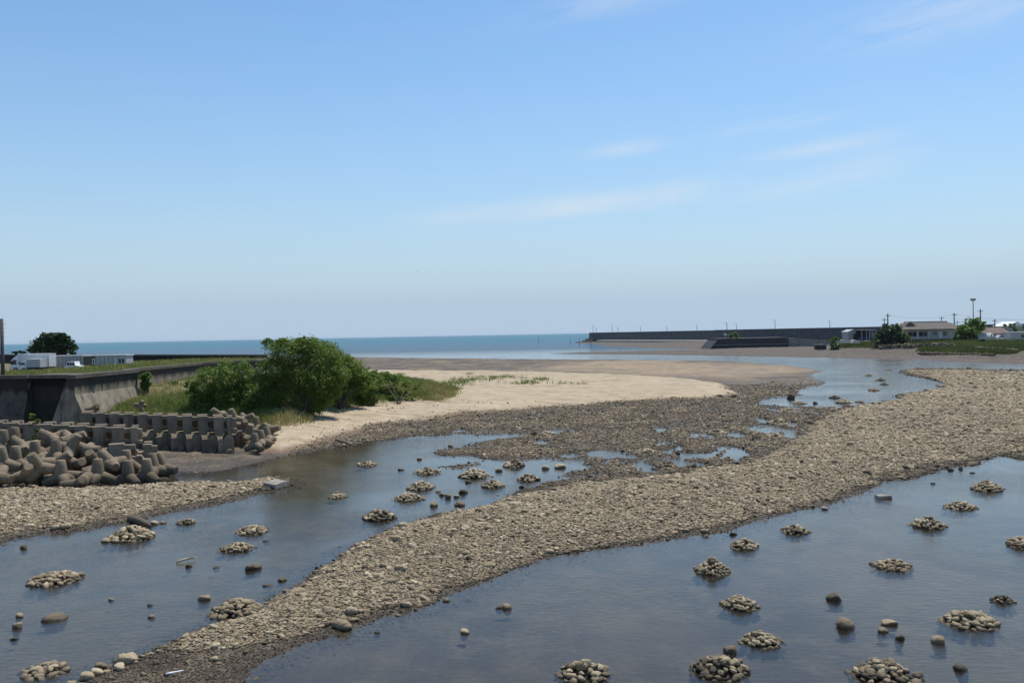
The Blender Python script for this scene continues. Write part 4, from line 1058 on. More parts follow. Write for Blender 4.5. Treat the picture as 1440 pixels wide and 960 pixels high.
b = AT(49, 612, 49.3)
tree('sapling', 'thin young shrub growing in front of the near block wall', 'shrub', (b.x, b.y, 0.6), [(48, 585, 5), (51, 593, 5), (47, 600, 5), (52, 608, 5)], 49.0, 420, 0.10, m_leafy, 40, 1, None, 0.025)
# tree behind the trucks
b = AT(75, 520, 152)
tree('evergreen_tree', 'dome shaped dark evergreen tree behind the parked trucks', 'tree', (b.x, b.y, 2.9),
     [(75, 478, 13), (60, 484, 13), (90, 483, 12), (52, 492, 11), (75, 492, 15), (98, 492, 11), (66, 474, 8), (86, 474, 9), (92, 476, 7), (104, 497, 6)], 152, 9000, 0.26, m_leafd, 50, 2, stem_r=0.3)
b = AT(27, 512, 150)
tree('evergreen_tree', 'low dark shrub in front of the outer sea wall, left of the dome tree', 'shrub', (b.x, b.y, 2.9), [(22, 497, 4), (30, 496, 4), (35, 500, 4)], 150, 700, 0.24, m_leafd, 51, 1)
# trees of the other bank
for k, (lab, base, lobes, dep, n, lf, m) in enumerate([
    ('round dark tree on the right bank in front of the long house', (1250, 490, 222), [(1250, 470, 13), (1238, 472, 10), (1262, 471, 11), (1246, 464, 9), (1258, 463, 9), (1236, 480, 9), (1250, 482, 12), (1266, 478, 9), (1240, 490, 7), (1258, 488, 6)], 222, 7000, .30, m_leafd),
    ('lighter leafy tree just behind the round dark one, by the house corner', (1272, 485, 232), [(1268, 470, 7), (1274, 474, 6), (1270, 480, 6)], 232, 1500, .28, m_leaf),
    ('olive green tree at the right end of the long house', (1366, 480, 232), [(1366, 456, 10), (1355, 463, 9), (1376, 461, 9), (1365, 468, 12), (1350, 472, 8), (1382, 456, 5), (1352, 478, 7), (1372, 452, 7)], 234, 5200, .30, m_leafy),
    ('low shrub on the quay beside the short pole', (1031, 477, 327), [(1031, 471.5, 5), (1026, 472, 4), (1036, 473, 3.5)], 327, 1400, .28, m_leafy),
    ('small shrub on the right bank by the pale tarpaulins', (1173, 482, 250), [(1173, 477, 5), (1168, 478, 4), (1179, 478, 4)], 250, 900, .3, m_leafy),
    ('dark bush on the bank in front of the grey round roofed shelter', (1383, 488, 215), [(1383, 481, 5), (1379, 484, 4), (1387, 484, 3)], 215, 900, .26, m_leafd),
    ('dark hedge clump under the left windows of the long house', (1290, 484, 236), [(1286, 480, 4), (1294, 480.5, 4), (1301, 481, 3.5)], 238, 1300, .26, m_leafd),
    ('dark hedge clump under the middle windows of the long house', (1322, 484, 236), [(1316, 480.5, 3.5), (1324, 480, 4), (1331, 481, 3.5)], 238, 1300, .26, m_leafd),
    ('dark shrub at the shady right corner of the long house', (1345, 485, 236), [(1342, 479, 5), (1349, 480, 5), (1337, 482, 3)], 237, 1300, .26, m_leafd),
    ('far green shrubs by the white roofed shed', (1424, 472, 275), [(1424, 459, 5), (1432, 462, 5), (1412, 459, 4), (1437, 466, 4)], 275, 1200, .35, m_leaf)]):
    b = AT(*base)
    tree('bank_tree' if 'tree' in lab else 'bank_shrub', lab, 'tree' if 'tree' in lab.split()[2:5] else 'shrub', (b.x, b.y, max(gz(b.x, b.y), 0)), lobes, dep, n, lf, m, 60 + k, 2, None, 0.2)

def grass(name, P, h, w, m, seed, blades=7, spread=0.18, lean=0.5, base_tone=None):
    """tufts of narrow blades at the points P (n,2)"""
    rg = np.random.default_rng(seed); n = len(P) * blades
    Q = np.repeat(P, blades, 0) + rg.normal(0, spread, (n, 2)); z = look(['z'], Q[:, 0], Q[:, 1])[0]
    hh = h * rg.uniform(0.45, 1.25, n) * np.repeat(rg.uniform(0.6, 1.3, len(P)), blades); a = rg.uniform(0, 6.283, n); ln = rg.uniform(0.05, lean, n) * hh
    ax = rg.uniform(0, 6.283, n); c0 = np.stack([Q[:, 0], Q[:, 1], z - 0.03], 1)
    sd = np.stack([np.cos(ax), np.sin(ax), 0 * ax], 1) * (w * rg.uniform(.6, 1.3, n))[:, None]
    mid = c0 + np.stack([np.cos(a) * ln * .35, np.sin(a) * ln * .35, hh * .6], 1); tip = c0 + np.stack([np.cos(a) * ln, np.sin(a) * ln, hh], 1)
    v = np.stack([c0 - sd, c0 + sd, mid + sd * .7, mid - sd * .7, tip], 1).reshape(-1, 3)
    i = np.arange(n)[:, None] * 5
    f = np.concatenate([i + np.array([[0, 1, 2]]), i + np.array([[0, 2, 3]]), i + np.array([[3, 2, 4]])], 0)
    bt = rg.normal(0.45, 0.2, len(P)) if base_tone is None else base_tone
    T = np.clip(np.repeat(bt, blades) + rg.normal(0, 0.1, n), 0, 1)
    return tag(link(name, np_mesh(name, v, f, m, False, {'tone': ('FLOAT', np.repeat(T, 5))})), kind='stuff')
# spit: knee high grass on the knoll, thinning out along the sand
N = 60000
PX = np.stack([rng.uniform(-48, -6, N), rng.uniform(58, 125, N)], 1)
skn, ssa, sem = look(['skn', 'ssa', 'sem'], PX[:, 0], PX[:, 1]); cl_ = fbm(PX[:, 0], PX[:, 1], 0.25, 3, 31)
keep = (rng.random(N) < smooth01(skn + 1.4 * cl_, -0.6, 1.6)) & (PX[:, 1] < 118) & (rng.random(N) > 0.85 * smooth01(sem, -.6, .4))
P = PX[keep]; g_ = np.clip(0.5 - 0.35 * fbm(P[:, 0], P[:, 1], 0.18, 3, 33) + rng.normal(0, .12, len(P)), 0, 1)
grass('grass', P, 0.46, 0.026, m_grass, 3, 7, 0.26, 0.9, g_)
# sparse beach plants on the sand
pts = []
for (px, py, w_, h_, k) in ((700, 531, 30, 3, 34), (716, 528, 22, 2, 26), (690, 534, 60, 3, 26), (762, 534, 10, 2, 26), (748, 538, 16, 1.5, 18), (660, 537, 30, 2, 50), (640, 541, 24, 3, 60), (560, 527, 8, 1.5, 20), (660, 524, 4, 1, 8), (735, 541, 40, 1.2, 30), (810, 541, 40, 1, 16)):
    for _ in range(k):
        g = W(px + random.gauss(0, w_ * .5), py + random.gauss(0, h_ * .5), 1.0); pts.append((g.x, g.y))
grass('beach_grass', np.array(pts), 0.42, 0.03, m_grassg, 4, 7, 0.3, 0.9)
# weeds behind the parapet and along the outer wall
N = 5200; PX = np.stack([rng.uniform(-66, -37.5, N), rng.uniform(74, 100, N)], 1)
grass('weeds', PX[look(['z'], PX[:, 0], PX[:, 1])[0] > 2.2], 0.95, 0.05, m_grass, 5, 6, 0.3, 0.6)
N = 9000; PX = np.stack([rng.uniform(-75, -36, N), rng.uniform(92, 165, N)], 1)
grass('wild_grass', PX[(look(['z'], PX[:, 0], PX[:, 1])[0] > 2.6)], 0.5, 0.07, m_grass, 6, 6, 0.4, 0.6)
# green tuft among the tetrapods
pts = []
for _ in range(70):
    g = AT(38 + random.gauss(0, 6), 637, 47.2 + random.gauss(0, .6)); pts.append((g.x, g.y))
grass('grass_tuft', np.array(pts), 1.15, 0.03, m_grassg, 7, 8, 0.12, 0.4)
# greener growth over the middle and right of the knoll
pts = []
for (px, py, w_, h_, k) in ((520, 548, 40, 7, 700), (575, 545, 34, 5, 420), (620, 543, 24, 3, 200), (320, 578, 28, 5, 320), (355, 583, 20, 4, 260), (270, 572, 26, 5, 260), (480, 560, 20, 6, 260)):
    for _ in range(k):
        g = W(px + random.gauss(0, w_ * .45), py + random.gauss(0, h_ * .5), 1.5); pts.append((g.x, g.y))
grass('green_grass', np.array(pts), 0.55, 0.032, m_grassg, 9, 9, 0.3, 1.0)
# other bank
BX, BY = [], []
for (xa, xb, ya, yb, k) in ((1182, 1242, 481, 489, 1000), (1298, 1425, 489.5, 497.5, 3000), (1326, 1445, 480, 488, 2400), (1282, 1335, 480, 485, 500), (1410, 1445, 487, 493, 500)):
    BX += [random.uniform(xa, xb) for _ in range(k)]; BY += [random.uniform(ya, yb) for _ in range(k)]
pts = on_ground_np(BX, BY)
grass('bank_grass', pts, 0.6, 0.12, m_bankg, 8, 6, 0.6, 0.6, np.clip(rng.normal(0.35, .2, len(pts)) + 0.35 * fbm(pts[:, 0], pts[:, 1], .08, 2, 5), 0, 1))

# ------------------------------------------------------------------ buildings, vehicles, poles
m_white = simple('white_paint', (0.74, 0.75, 0.76), 0.45, 0.05, 3.0, streak=(0.55, 0.54, 0.5))
m_offw = simple('weathered_white', (0.36, 0.36, 0.345), 0.7, 0.08, 2.0, streak=(0.3, 0.29, 0.27))
m_grey = simple('grey_panel', (0.40, 0.41, 0.41), 0.6, 0.07, 2.0, streak=(0.28, 0.27, 0.25))
m_lgrey = simple('pale_grey_panel', (0.55, 0.56, 0.57), 0.5, 0.05, 2.0)
m_dark = simple('dark_trim', (0.03, 0.03, 0.033), 0.6, 0.2)
m_navy = simple('navy_paint', (0.03, 0.05, 0.13), 0.4, 0.1)
m_glass = simple('dark_glass', (0.02, 0.025, 0.03), 0.08, 0.2, spec=0.6)
m_tyre = simple('tyre', (0.02, 0.02, 0.02), 0.9, 0.2)
m_metal = simple('galvanised_metal', (0.32, 0.33, 0.34), 0.45, 0.1, metal=0.6)
m_pole = simple('pole_concrete', (0.075, 0.066, 0.064), 0.85, 0.12, 3.0)
m_rooft = simple('grey_brown_roof_tiles', (0.165, 0.142, 0.12), 0.85, 0.18, 2.5)
m_roofb = simple('brown_roof', (0.14, 0.095, 0.08), 0.8, 0.15, 2.0)
m_red = simple('rusty_red', (0.25, 0.07, 0.045), 0.8, 0.2)
m_wood = simple('grey_driftwood', (0.36, 0.29, 0.20), 0.9, 0.25, 12.0, bump=0.4)
m_woodd = simple('dark_wet_wood', (0.10, 0.075, 0.05), 0.8, 0.3, 12.0, bump=0.4)
m_black = concrete('black_quay', (0.055, 0.055, 0.058), (0.02, 0.02, 0.022), 0.6)
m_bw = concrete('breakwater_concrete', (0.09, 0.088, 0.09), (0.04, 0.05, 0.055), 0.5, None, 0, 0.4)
m_apron = concrete('pale_apron', (0.42, 0.39, 0.34), streak=0.1)
m_step = concrete('step_concrete', (0.26, 0.235, 0.20), streak=0.35)
m_tarp = simple('pale_tarpaulin', (0.62, 0.56, 0.46), 0.7, 0.1)

def rect(x0, y0, x1, y1, d):
    a, b = AT(x0, y1, d), AT(x1, y0, d)
    return a.x, b.x, a.z, b.z

# --- breakwater
bl, br_ = Vector((59, 650)), Vector((152, 335))
w = tag(empty('breakwater'), 'long dark concrete breakwater reaching out to sea on the right', 'breakwater')
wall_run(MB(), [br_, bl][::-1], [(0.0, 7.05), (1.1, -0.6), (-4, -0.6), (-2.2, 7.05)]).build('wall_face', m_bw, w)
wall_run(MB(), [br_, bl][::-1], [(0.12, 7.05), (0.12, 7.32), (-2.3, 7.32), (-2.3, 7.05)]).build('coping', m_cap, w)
dv = (br_ - bl).normalized()
ap = [bl + dv * 30, bl + dv * 215]
wall_run(MB(), ap, [(6.5, 1.75), (6.7, -0.5), (1.0, -0.5), (1.0, 1.95)]).build('apron', m_apron, w)
mb = MB()
for k in range(1, 32):
    q = bl + dv * (k * 10.2); wall_run(mb, [q - dv * .06, q + dv * .06], [(0.02, 7.0), (1.07, -0.3), (0.9, -0.3), (-0.1, 7.0)])
tag(mb.build('joint', m_dark, w), kind='stuff')
w2 = tag(empty('breakwater'), 'second higher grey wall line showing just above the right half of the breakwater', 'breakwater')
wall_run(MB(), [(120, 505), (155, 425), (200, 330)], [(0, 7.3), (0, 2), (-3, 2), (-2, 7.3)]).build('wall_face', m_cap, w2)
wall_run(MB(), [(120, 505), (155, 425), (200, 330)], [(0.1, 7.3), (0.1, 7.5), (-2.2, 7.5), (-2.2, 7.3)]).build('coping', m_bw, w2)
# stepped landing at its seaward end
w = tag(empty('landing_steps'), 'low stepped concrete landing at the seaward end of the breakwater', 'landing')
c = AT(838, 478, 640)
for k, (x0, x1, z0, z1) in enumerate(((-15, 8, -0.5, 0.7), (-10, 7, 0.7, 1.7), (-7.5, 6.5, 1.7, 3.0))):
    MB().box(c.x + x0, c.x + x1, c.y - 3 + k * 1.5, c.y + 5, z0, z1).build('step', m_step, w)
# quay
d = 322
x0, x1, z0, z1 = rect(999, 490.5, 1108, 477, d)
c0 = AT(999, 490.3, d); c1 = AT(1010, 477, d); c2 = AT(1109, 476, d)
q = tag(empty('quay', (c0.x, c0.y, 0)), 'black walled quay block with slanted left end, in front of the breakwater', 'quay')
wd_ = c2.x - c0.x; sl = c1.x - c0.x; top = c1.z
MB().prism([(-0.8, -0.4), (wd_, -0.4), (wd_, top), (sl, top)], 0, 16).build('quay_wall', m_black, q)
MB().prism([(sl - .2, top + .003), (wd_ + .1, top + .003), (wd_ + .1, top + .28), (sl - .2, top + .28)], -0.15, 16.1).build('coping', m_cap, q)
MB().box(1.6, wd_ - 0.02, -0.35, -0.003, 1.55, 1.75).build('ledge', m_step, q)
q2 = tag(empty('rubble_slope', (c0.x + wd_, c0.y, 0)), 'pale rubble slope joining the black quay to the bank', 'slope')
MB().prism([(0.03, -0.3), (15, -0.3), (22, 2.3), (3, top - .15), (0.03, top - .15)], 0.5, 14).build('slope_face', m_step, q2)
s_ = AT(1020, 472, d + 1); sg = tag(empty('sign_post', (s_.x, s_.y, top + .28)), 'small white sign on the quay beside the low shrub', 'sign')
MB().tube([(0, 0, 0), (0, 0, 1.9)], 0.06).build('post', m_metal, sg); MB().box(-0.55, 0.45, -0.1, -0.03, 1.25, 1.85).build('sign_board', m_white, sg)

# --- lamp posts and poles
def lamp(px, ytop, ybase, dist, lab, grp='lamp posts along the breakwater', r=0.09, head='lamp'):
    a, b2 = AT(px, ybase, dist), AT(px, ytop, dist); h = b2.z - a.z
    o = tag(empty('lamp_post' if head == 'lamp' else 'utility_pole', a), lab, 'lamp post' if head == 'lamp' else 'pole', grp)
    MB().tube([(0, 0, -0.5), (0, 0, h)], [r, r * 0.75], 6).build('post', m_pole, o)
    if head == 'lamp':
        m = MB(); m.prism([(-0.9, h - .12), (0.1, h - .02), (0.1, h + .10), (-0.9, h + 0.04)], -0.14, 0.14); m.build('lamp_head', m_metal, o)
    else:
        MB().box(-0.9, 0.9, -0.06, 0.06, h - 0.75, h - 0.62).build('crossarm', m_dark, o)
        m = MB()
        for k in (-0.75, -.3, .3, .75): m.tube([(k, 0, h - 0.619), (k, 0, h - 0.40)], 0.05, 5)
        m.build('insulators', m_white, o)
    return o
PN = ['at the seaward tip, taller of two', 'at the seaward tip, shorter of two', 'third, a tall thin one', 'fourth, a short one', 'fifth', 'sixth', 'seventh']
for k, (px, yt, yb, dd) in enumerate([(834, 456.5, 468, 640), (838.6, 461, 468, 634), (861, 456, 467, 600), (869, 460, 467, 590), (901, 459.5, 466.3, 560), (938, 459, 465.6, 525), (980, 457, 464.8, 490)]):
    lamp(px, yt, yb, dd, f'lamp post on the breakwater, {PN[k]} counted from the sea', r=0.14)
lamp(1022.5, 454, 476, 325, 'dark lamp post standing on the black quay by the low shrub', None, 0.13)
lamp(1035.5, 456, 464, 450, 'pale lamp post on the breakwater just right of the quay post', r=0.13)
lamp(1090, 450, 463, 425, 'tall lamp post on the breakwater above the right end of the quay', r=0.14)
lamp(1167, 451, 463, 385, 'lamp post on the breakwater left of the small white shed', r=0.12)
P1 = lamp(1243.8, 447, 462, 300, 'shorter of two poles behind the round dark tree', 'utility poles on the right bank', 0.15, 'pole')
P2 = lamp(1248.7, 441, 462, 285, 'taller pole with crossarm behind the round dark tree', 'utility poles on the right bank', 0.22, 'pole')
P3 = lamp(1324, 445, 460, 330, 'small pole over the middle of the long house roof', 'utility poles on the right bank', 0.15, 'pole')
P4 = lamp(1342, 440, 458, 290, 'pole with crossarm over the right part of the long house roof', 'utility poles on the right bank', 0.20, 'pole')
P5 = lamp(1379, 434.5, 462, 262, 'plain pole just right of the tall floodlight mast', 'utility poles on the right bank', 0.20, 'pole')
P6 = lamp(1399, 448.5, 462, 300, 'short pole over the brown roofed house', 'utility poles on the right bank', 0.2, 'pole')
lamp(1346.5, 450, 480, 244, 'thin pole at the right corner of the long house', 'utility poles on the right bank', 0.08, 'pole')
a, b2 = AT(1369, 466, 258), AT(1369, 420, 258); h = b2.z - a.z
fm = tag(empty('floodlight_mast', a), 'tallest mast on the right bank, carrying floodlights', 'mast')
MB().tube([(0, 0, -1), (0, 0, h)], [0.16, 0.10], 7).build('post', m_pole, fm)
MB().box(-0.6, 0.5, -0.06, 0.06, h - 0.75, h - 0.62).build('crossarm', m_dark, fm)
for x in (-0.45, 0.45): MB().prism([(x - .32, h - .45), (x + .32, h - .45), (x + .25, h + .05), (x - .25, h + .05)], -0.25, 0.2).build('floodlight', m_dark, fm)
def wire(p, q, sag, lab):
    p, q = Vector(p), Vector(q)
    o = MB().tube([p.lerp(q, t / 14) - Vector((0, 0, sag * 4 * (t / 14) * (1 - t / 14))) for t in range(15)], 0.022, 4).build('power_line', m_dark)
    tag(o, lab, 'power line', 'power lines over the right bank')
wire(AT(1248.7, 442.5, 285), AT(1342, 441.5, 290), 1.3, 'sagging wire between the two crossarm poles over the long house')
wire(AT(1342, 441.5, 290), AT(1460, 449, 290), 0.6, 'wire running right from the crossarm pole behind the trees')
wire(AT(1324, 447, 330), AT(1500, 450, 335), 0.4, 'level wire running low over the far roofs to the right edge')
# pole on the left wall
a, b2 = AT(4, 527, 73.5), AT(4, 448, 73.5)
lp = tag(empty('utility_pole', (a.x, a.y, 3.0)), 'tall dark concrete utility pole at the left edge behind the sea wall', 'pole')
MB().tube([(0, 0, -0.5), (0, 0, b2.z - 3.0)], [0.17, 0.14], 12).build('post', m_pole, lp, True)
mb = MB()
for k in range(4): mb.tube([(-0.34, 0, 5.9 - k * .35), (0.34, 0, 5.9 - k * .35)], 0.018, 5)
mb.build('step_bolts', m_metal, lp)
MB().box(-1.5, -0.2, -0.07, 0.07, 5.18, 5.3).build('crossarm', m_dark, lp)

# --- marker poles in the shallows off the landing
for k, (px, yt, yb, lab) in enumerate([(802, 477, 483.5, 'leftmost thin marker pole in the sea off the landing steps'), (815, 476, 486, 'middle thin marker pole in the sea off the landing steps'), (831, 480, 487.5, 'dark stub pole on the mud edge below the landing steps'), (757.5, 474, 482.5, 'lone marker pole far out in open sea')]):
    d_ = W(px, yb, 0).y; a, b2 = AT(px, yb, d_), AT(px, yt, d_)
    o = MB().tube([(0, 0, -1), (0, 0, b2.z - a.z)], [0.16, 0.12], 6).build('marker_pole', m_woodd); o.location = a
    tag(o, lab, 'pole', 'marker poles in the water')

# --- generic pieces
def window(root, x0, x1, z0, z1, y, mull=1, fm=None, out_=0.06):
    """framed window standing a little proud of a wall that faces -y"""
    t = 0.09; f = MB()
    f.box(x0, x1, y - out_, y - 0.004, z1 - t, z1).box(x0, x1, y - out_, y - 0.004, z0, z0 + t)
    f.box(x0, x0 + t, y - out_, y - 0.004, z0 + t, z1 - t).box(x1 - t, x1, y - out_, y - 0.004, z0 + t, z1 - t)
    for k in range(1, mull):
        c = x0 + (x1 - x0) * k / mull; f.box(c - .04, c + .04, y - out_, y - 0.004, z0 + t, z1 - t)
    w = f.build('window', fm or m_offw, root)
    for k in range(mull):
        a = x0 + (x1 - x0) * k / mull + (t if k == 0 else .04); b = x0 + (x1 - x0) * (k + 1) / mull - (t if k == mull - 1 else .04)
        MB().box(a, b, y - 0.02, y - 0.006, z0 + t, z1 - t).build('pane', m_glass, w)
    return w
# long house
d = 250
x0, x1, zb, ze = rect(1270, 461.5, 1349, 478, d)
o = AT(1270, 478, d); hs_ = tag(empty('long_house', (x0, o.y, zb - 0.6)), 'long low pale house with grey brown hipped roof on the right bank', 'house')
wd_ = x1 - x0; hw = ze - zb + 0.6; dp = 9.0
MB().box(0, wd_, 0, dp, 0, hw).build('wall', m_offw, hs_)
MB().box(-0.05, wd_ + 0.05, -0.05, 0.2, 0, 0.75).build('plinth', m_cap, hs_)
rf = MB(); e = 1.1; rh = 2.05
v = [(-e, -e, hw), (wd_ + e, -e, hw), (wd_ + e, dp + e, hw), (-e, dp + e, hw), (2.6, dp / 2, hw + rh), (wd_ - 1.5, dp / 2, hw + rh), (-e, -e, hw - .22), (wd_ + e, -e, hw - .22), (wd_ + e, dp + e, hw - .22), (-e, dp + e, hw - .22)]
rf.add(v, [(0, 1, 5, 4), (1, 2, 5), (2, 3, 4, 5), (3, 0, 4), (0, 6, 7, 1), (1, 7, 8, 2), (2, 8, 9, 3), (3, 9, 6, 0), (9, 8, 7, 6)])
ro = rf.build('roof', m_rooft, hs_)
mb = MB()
for k in range(1, 9): mb.box(-e + .2 + k * .21, wd_ + e - .2 - k * .16, -e + k * .60 - .03, -e + k * .60 + .03, hw + rh * k * .60 / (dp / 2 + e) - .02, hw + rh * k * .60 / (dp / 2 + e) + .05)
mb.build('tile_courses', m_rooft, ro)
MB().box(2.4, wd_ - 1.3, dp / 2 - .2, dp / 2 + .2, hw + rh - .05, hw + rh + .18).build('ridge', m_rooft, ro)
g_ = MB(); g_.prism([(1.0, hw + .85), (4.6, hw + .85), (2.8, hw + rh + .25)], dp / 2 - 3.2, dp / 2); g_.build('gable', m_roofb, ro)
for (a, b2, z0, z1, mu) in ((1.4, 4.0, 1.5, 3.0, 2), (4.6, 7.2, 1.5, 3.0, 2), (8.6, 10.0, 1.85, 2.95, 2), (11.6, 12.9, 1.6, 2.95, 1)):
    window(hs_, a, b2, z0, z1, 0, mu)
for x in (4.3, 7.55, 10.6, 13.9): MB().box(x - .09, x + .09, -0.10, -0.004, .75, hw - .23).build('drainpipe', m_lgrey, hs_)
MB().box(10.75, 11.4, -0.05, -0.004, .76, 2.7).build('door', m_lgrey, hs_)
# small white shed
d = 262
x0, x1, zb, ze = rect(1193, 465.5, 1213, 478, d); o = AT(1193, 478, d)
sh = tag(empty('small_shed', (x0, o.y, zb - .4)), 'little pale gabled shed left of the round dark tree', 'shed'); wd_ = x1 - x0; hw = ze - zb + .4
MB().prism([(0, 0), (wd_, 0), (wd_, hw - .3), (wd_ * .35, hw + .5), (0, hw - .1)], 0, 5).build('wall', m_offw, sh)
mb = MB(); mb.add([(-.2, -.2, hw - .1), (wd_ * .35, -.2, hw + .62), (wd_ + .3, -.2, hw - .28), (wd_ + .3, 5.2, hw - .28), (wd_ * .35, 5.2, hw + .62), (-.2, 5.2, hw - .1),
                   (-.2, -.2, hw - .22), (wd_ * .35, -.2, hw + .5), (wd_ + .3, -.2, hw - .4), (wd_ + .3, 5.2, hw - .4), (wd_ * .35, 5.2, hw + .5), (-.2, 5.2, hw - .22)],
                  [(0, 1, 4, 5), (1, 2, 3, 4), (0, 6, 7, 1), (1, 7, 8, 2), (3, 9, 10, 4), (4, 10, 11, 5), (2, 8, 9, 3), (5, 11, 6, 0), (6, 11, 10, 7), (7, 10, 9, 8)])
mb.build('roof', m_grey, sh)
MB().box(1.6, 2.3, -0.05, -0.004, 0.3, 2.3).build('door', m_dark, sh)
# open carport
x0, x1, zb, ze = rect(1211.5, 463, 1230, 477.5, 257); o = AT(1211, 477, 257)
cp = tag(empty('carport', (x0, o.y, zb - .3)), 'open fronted shelter with flat roof and white posts beside the little shed', 'shelter'); wd_ = x1 - x0; hw = ze - zb + .3
MB().box(-.2, wd_ + .3, -0.5, 4.5, hw - .2, hw).build('roof', m_grey, cp)
MB().box(0, wd_, 4.2, 4.4, 0, hw - .203).build('back_wall', m_dark, cp)
for x in (0.1, 1.5, 2.4, 3.2): MB().box(x - .07, x + .07, -0.1, 0.05, 0, hw - .203).build('post', m_offw, cp)
MB().box(.3, wd_ - .2, 1.5, 3.5, 0, 1.1).build('stored_crates', m_navy, cp)
# round roofed shelter
x0, x1, zb, ze = rect(1376, 468, 1399, 480.5, 232); o = AT(1376, 480, 232)
qs = tag(empty('arched_shelter', (x0, o.y, zb - .3)), 'grey arched tunnel shelter with sunlit white top', 'shelter'); L_ = x1 - x0; hh = ze - zb + .3
m_ = MB(); N_ = 10; rr2 = hh
v = []
for x in (0, L_):
    for k in range(N_ + 1):
        a = math.pi * k / N_; v.append((x, 2.4 - 2.4 * math.cos(a), math.sin(a) ** .8 * hh))
m_.add(v, [(k, k + 1, N_ + 2 + k, N_ + 1 + k) for k in range(N_)])
m_.add([(0, y, z) for (_, y, z) in v[:N_ + 1]], [tuple(range(N_ + 1))])
m_.build('cover', m_offw, qs)
MB().box(L_ - .6, L_ - .5, 0.4, 4.4, 0, hh * .85).build('inner_wall', m_dark, qs)
for k in range(5): MB().tube([(L_ * k / 4, 2.4 - 2.43 * math.cos(math.pi * q / 8), math.sin(math.pi * q / 8) ** .8 * (hh + .03)) for q in range(9)], .045, 5).build('hoop', m_grey, qs)
MB().box(0.0, L_, -0.06, -0.01, 0.1, hh * .62).build('side_sheet', m_grey, qs)
# brown roofed house
x0, x1, zb, ze = rect(1384, 468.5, 1421, 478, 262); o = AT(1384, 478, 262)
bh = tag(empty('small_house', (x0, o.y, zb)), 'small house with brown roof and red end at the far right', 'house'); wd_ = x1 - x0; hw = ze - zb
MB().box(.6, wd_ * .62, 0, 6, 0, hw).build('wall', m_grey, bh); MB().box(wd_ * .62 + .003, wd_ - .3, 0.1, 5.9, 0, hw - .05).build('end_wall', m_red, bh)
mb = MB(); mb.add([(-.6, -.7, hw), (wd_ + .2, -.7, hw), (wd_ + .2, 6.7, hw), (-.6, 6.7, hw), (1.8, 3, hw + 1.9), (wd_ - 1, 3, hw + 1.9)], [(0, 1, 5, 4), (1, 2, 5), (2, 3, 4, 5), (3, 0, 4), (3, 2, 1, 0)]); mb.build('roof', m_roofb, bh)
window(bh, 3.4, 4.8, hw - 1.7, hw - .6, 0, 2)
# white roofed far shed
x0, x1, zb, ze = rect(1417, 458, 1438, 466, 300); o = AT(1417, 466, 300)
fs = tag(empty('far_shed', (x0, o.y, zb)), 'far shed with bright white gabled roof at the right edge', 'shed'); wd_ = x1 - x0; hw = ze - zb
MB().prism([(0, 0), (wd_, 0), (wd_, hw), (wd_ * .62, hw + 1.4), (0, hw)], 0.1, 7).build('wall', m_offw, fs)
mb = MB(); mb.add([(-.3, -.2, hw), (wd_ * .62, -.2, hw + 1.55), (wd_ + .3, -.2, hw), (wd_ + .3, 9, hw), (wd_ * .62, 9, hw + 1.55), (-.3, 9, hw)], [(0, 1, 4, 5), (1, 2, 3, 4), (0, 2, 1)]); mb.build('roof', m_white, fs)
x0, x1, zb, ze = rect(1426, 467, 1455, 480, 238); o = AT(1426, 480, 238)
gs = tag(empty('grey_shed', (x0, o.y, zb)), 'low flat grey shed with a dark window at the right edge', 'shed'); wd_ = x1 - x0; hw = ze - zb
MB().box(0, wd_, 0, 5, 0, hw).build('wall', m_grey, gs); MB().box(-.15, wd_ + .15, -.2, 5.2, hw + .003, hw + .2).build('roof', m_lgrey, gs); window(gs, 1.9, 3.2, hw - 1.5, hw - .5, 0, 1)
x0, x1, zb, ze = rect(1417, 477.5, 1470, 485, 226); o = AT(1417, 485, 226)
lw = tag(empty('low_wall', (x0, o.y, zb - .4)), 'low dark concrete wall below the flat grey shed', 'wall')
MB().box(0, x1 - x0, 0, .5, 0, ze - zb + .2).build('wall_face', m_bw, lw); MB().box(-.1, x1 - x0 + .1, -.1, .6, ze - zb + .203, ze - zb + .42).build('coping', m_cap, lw)

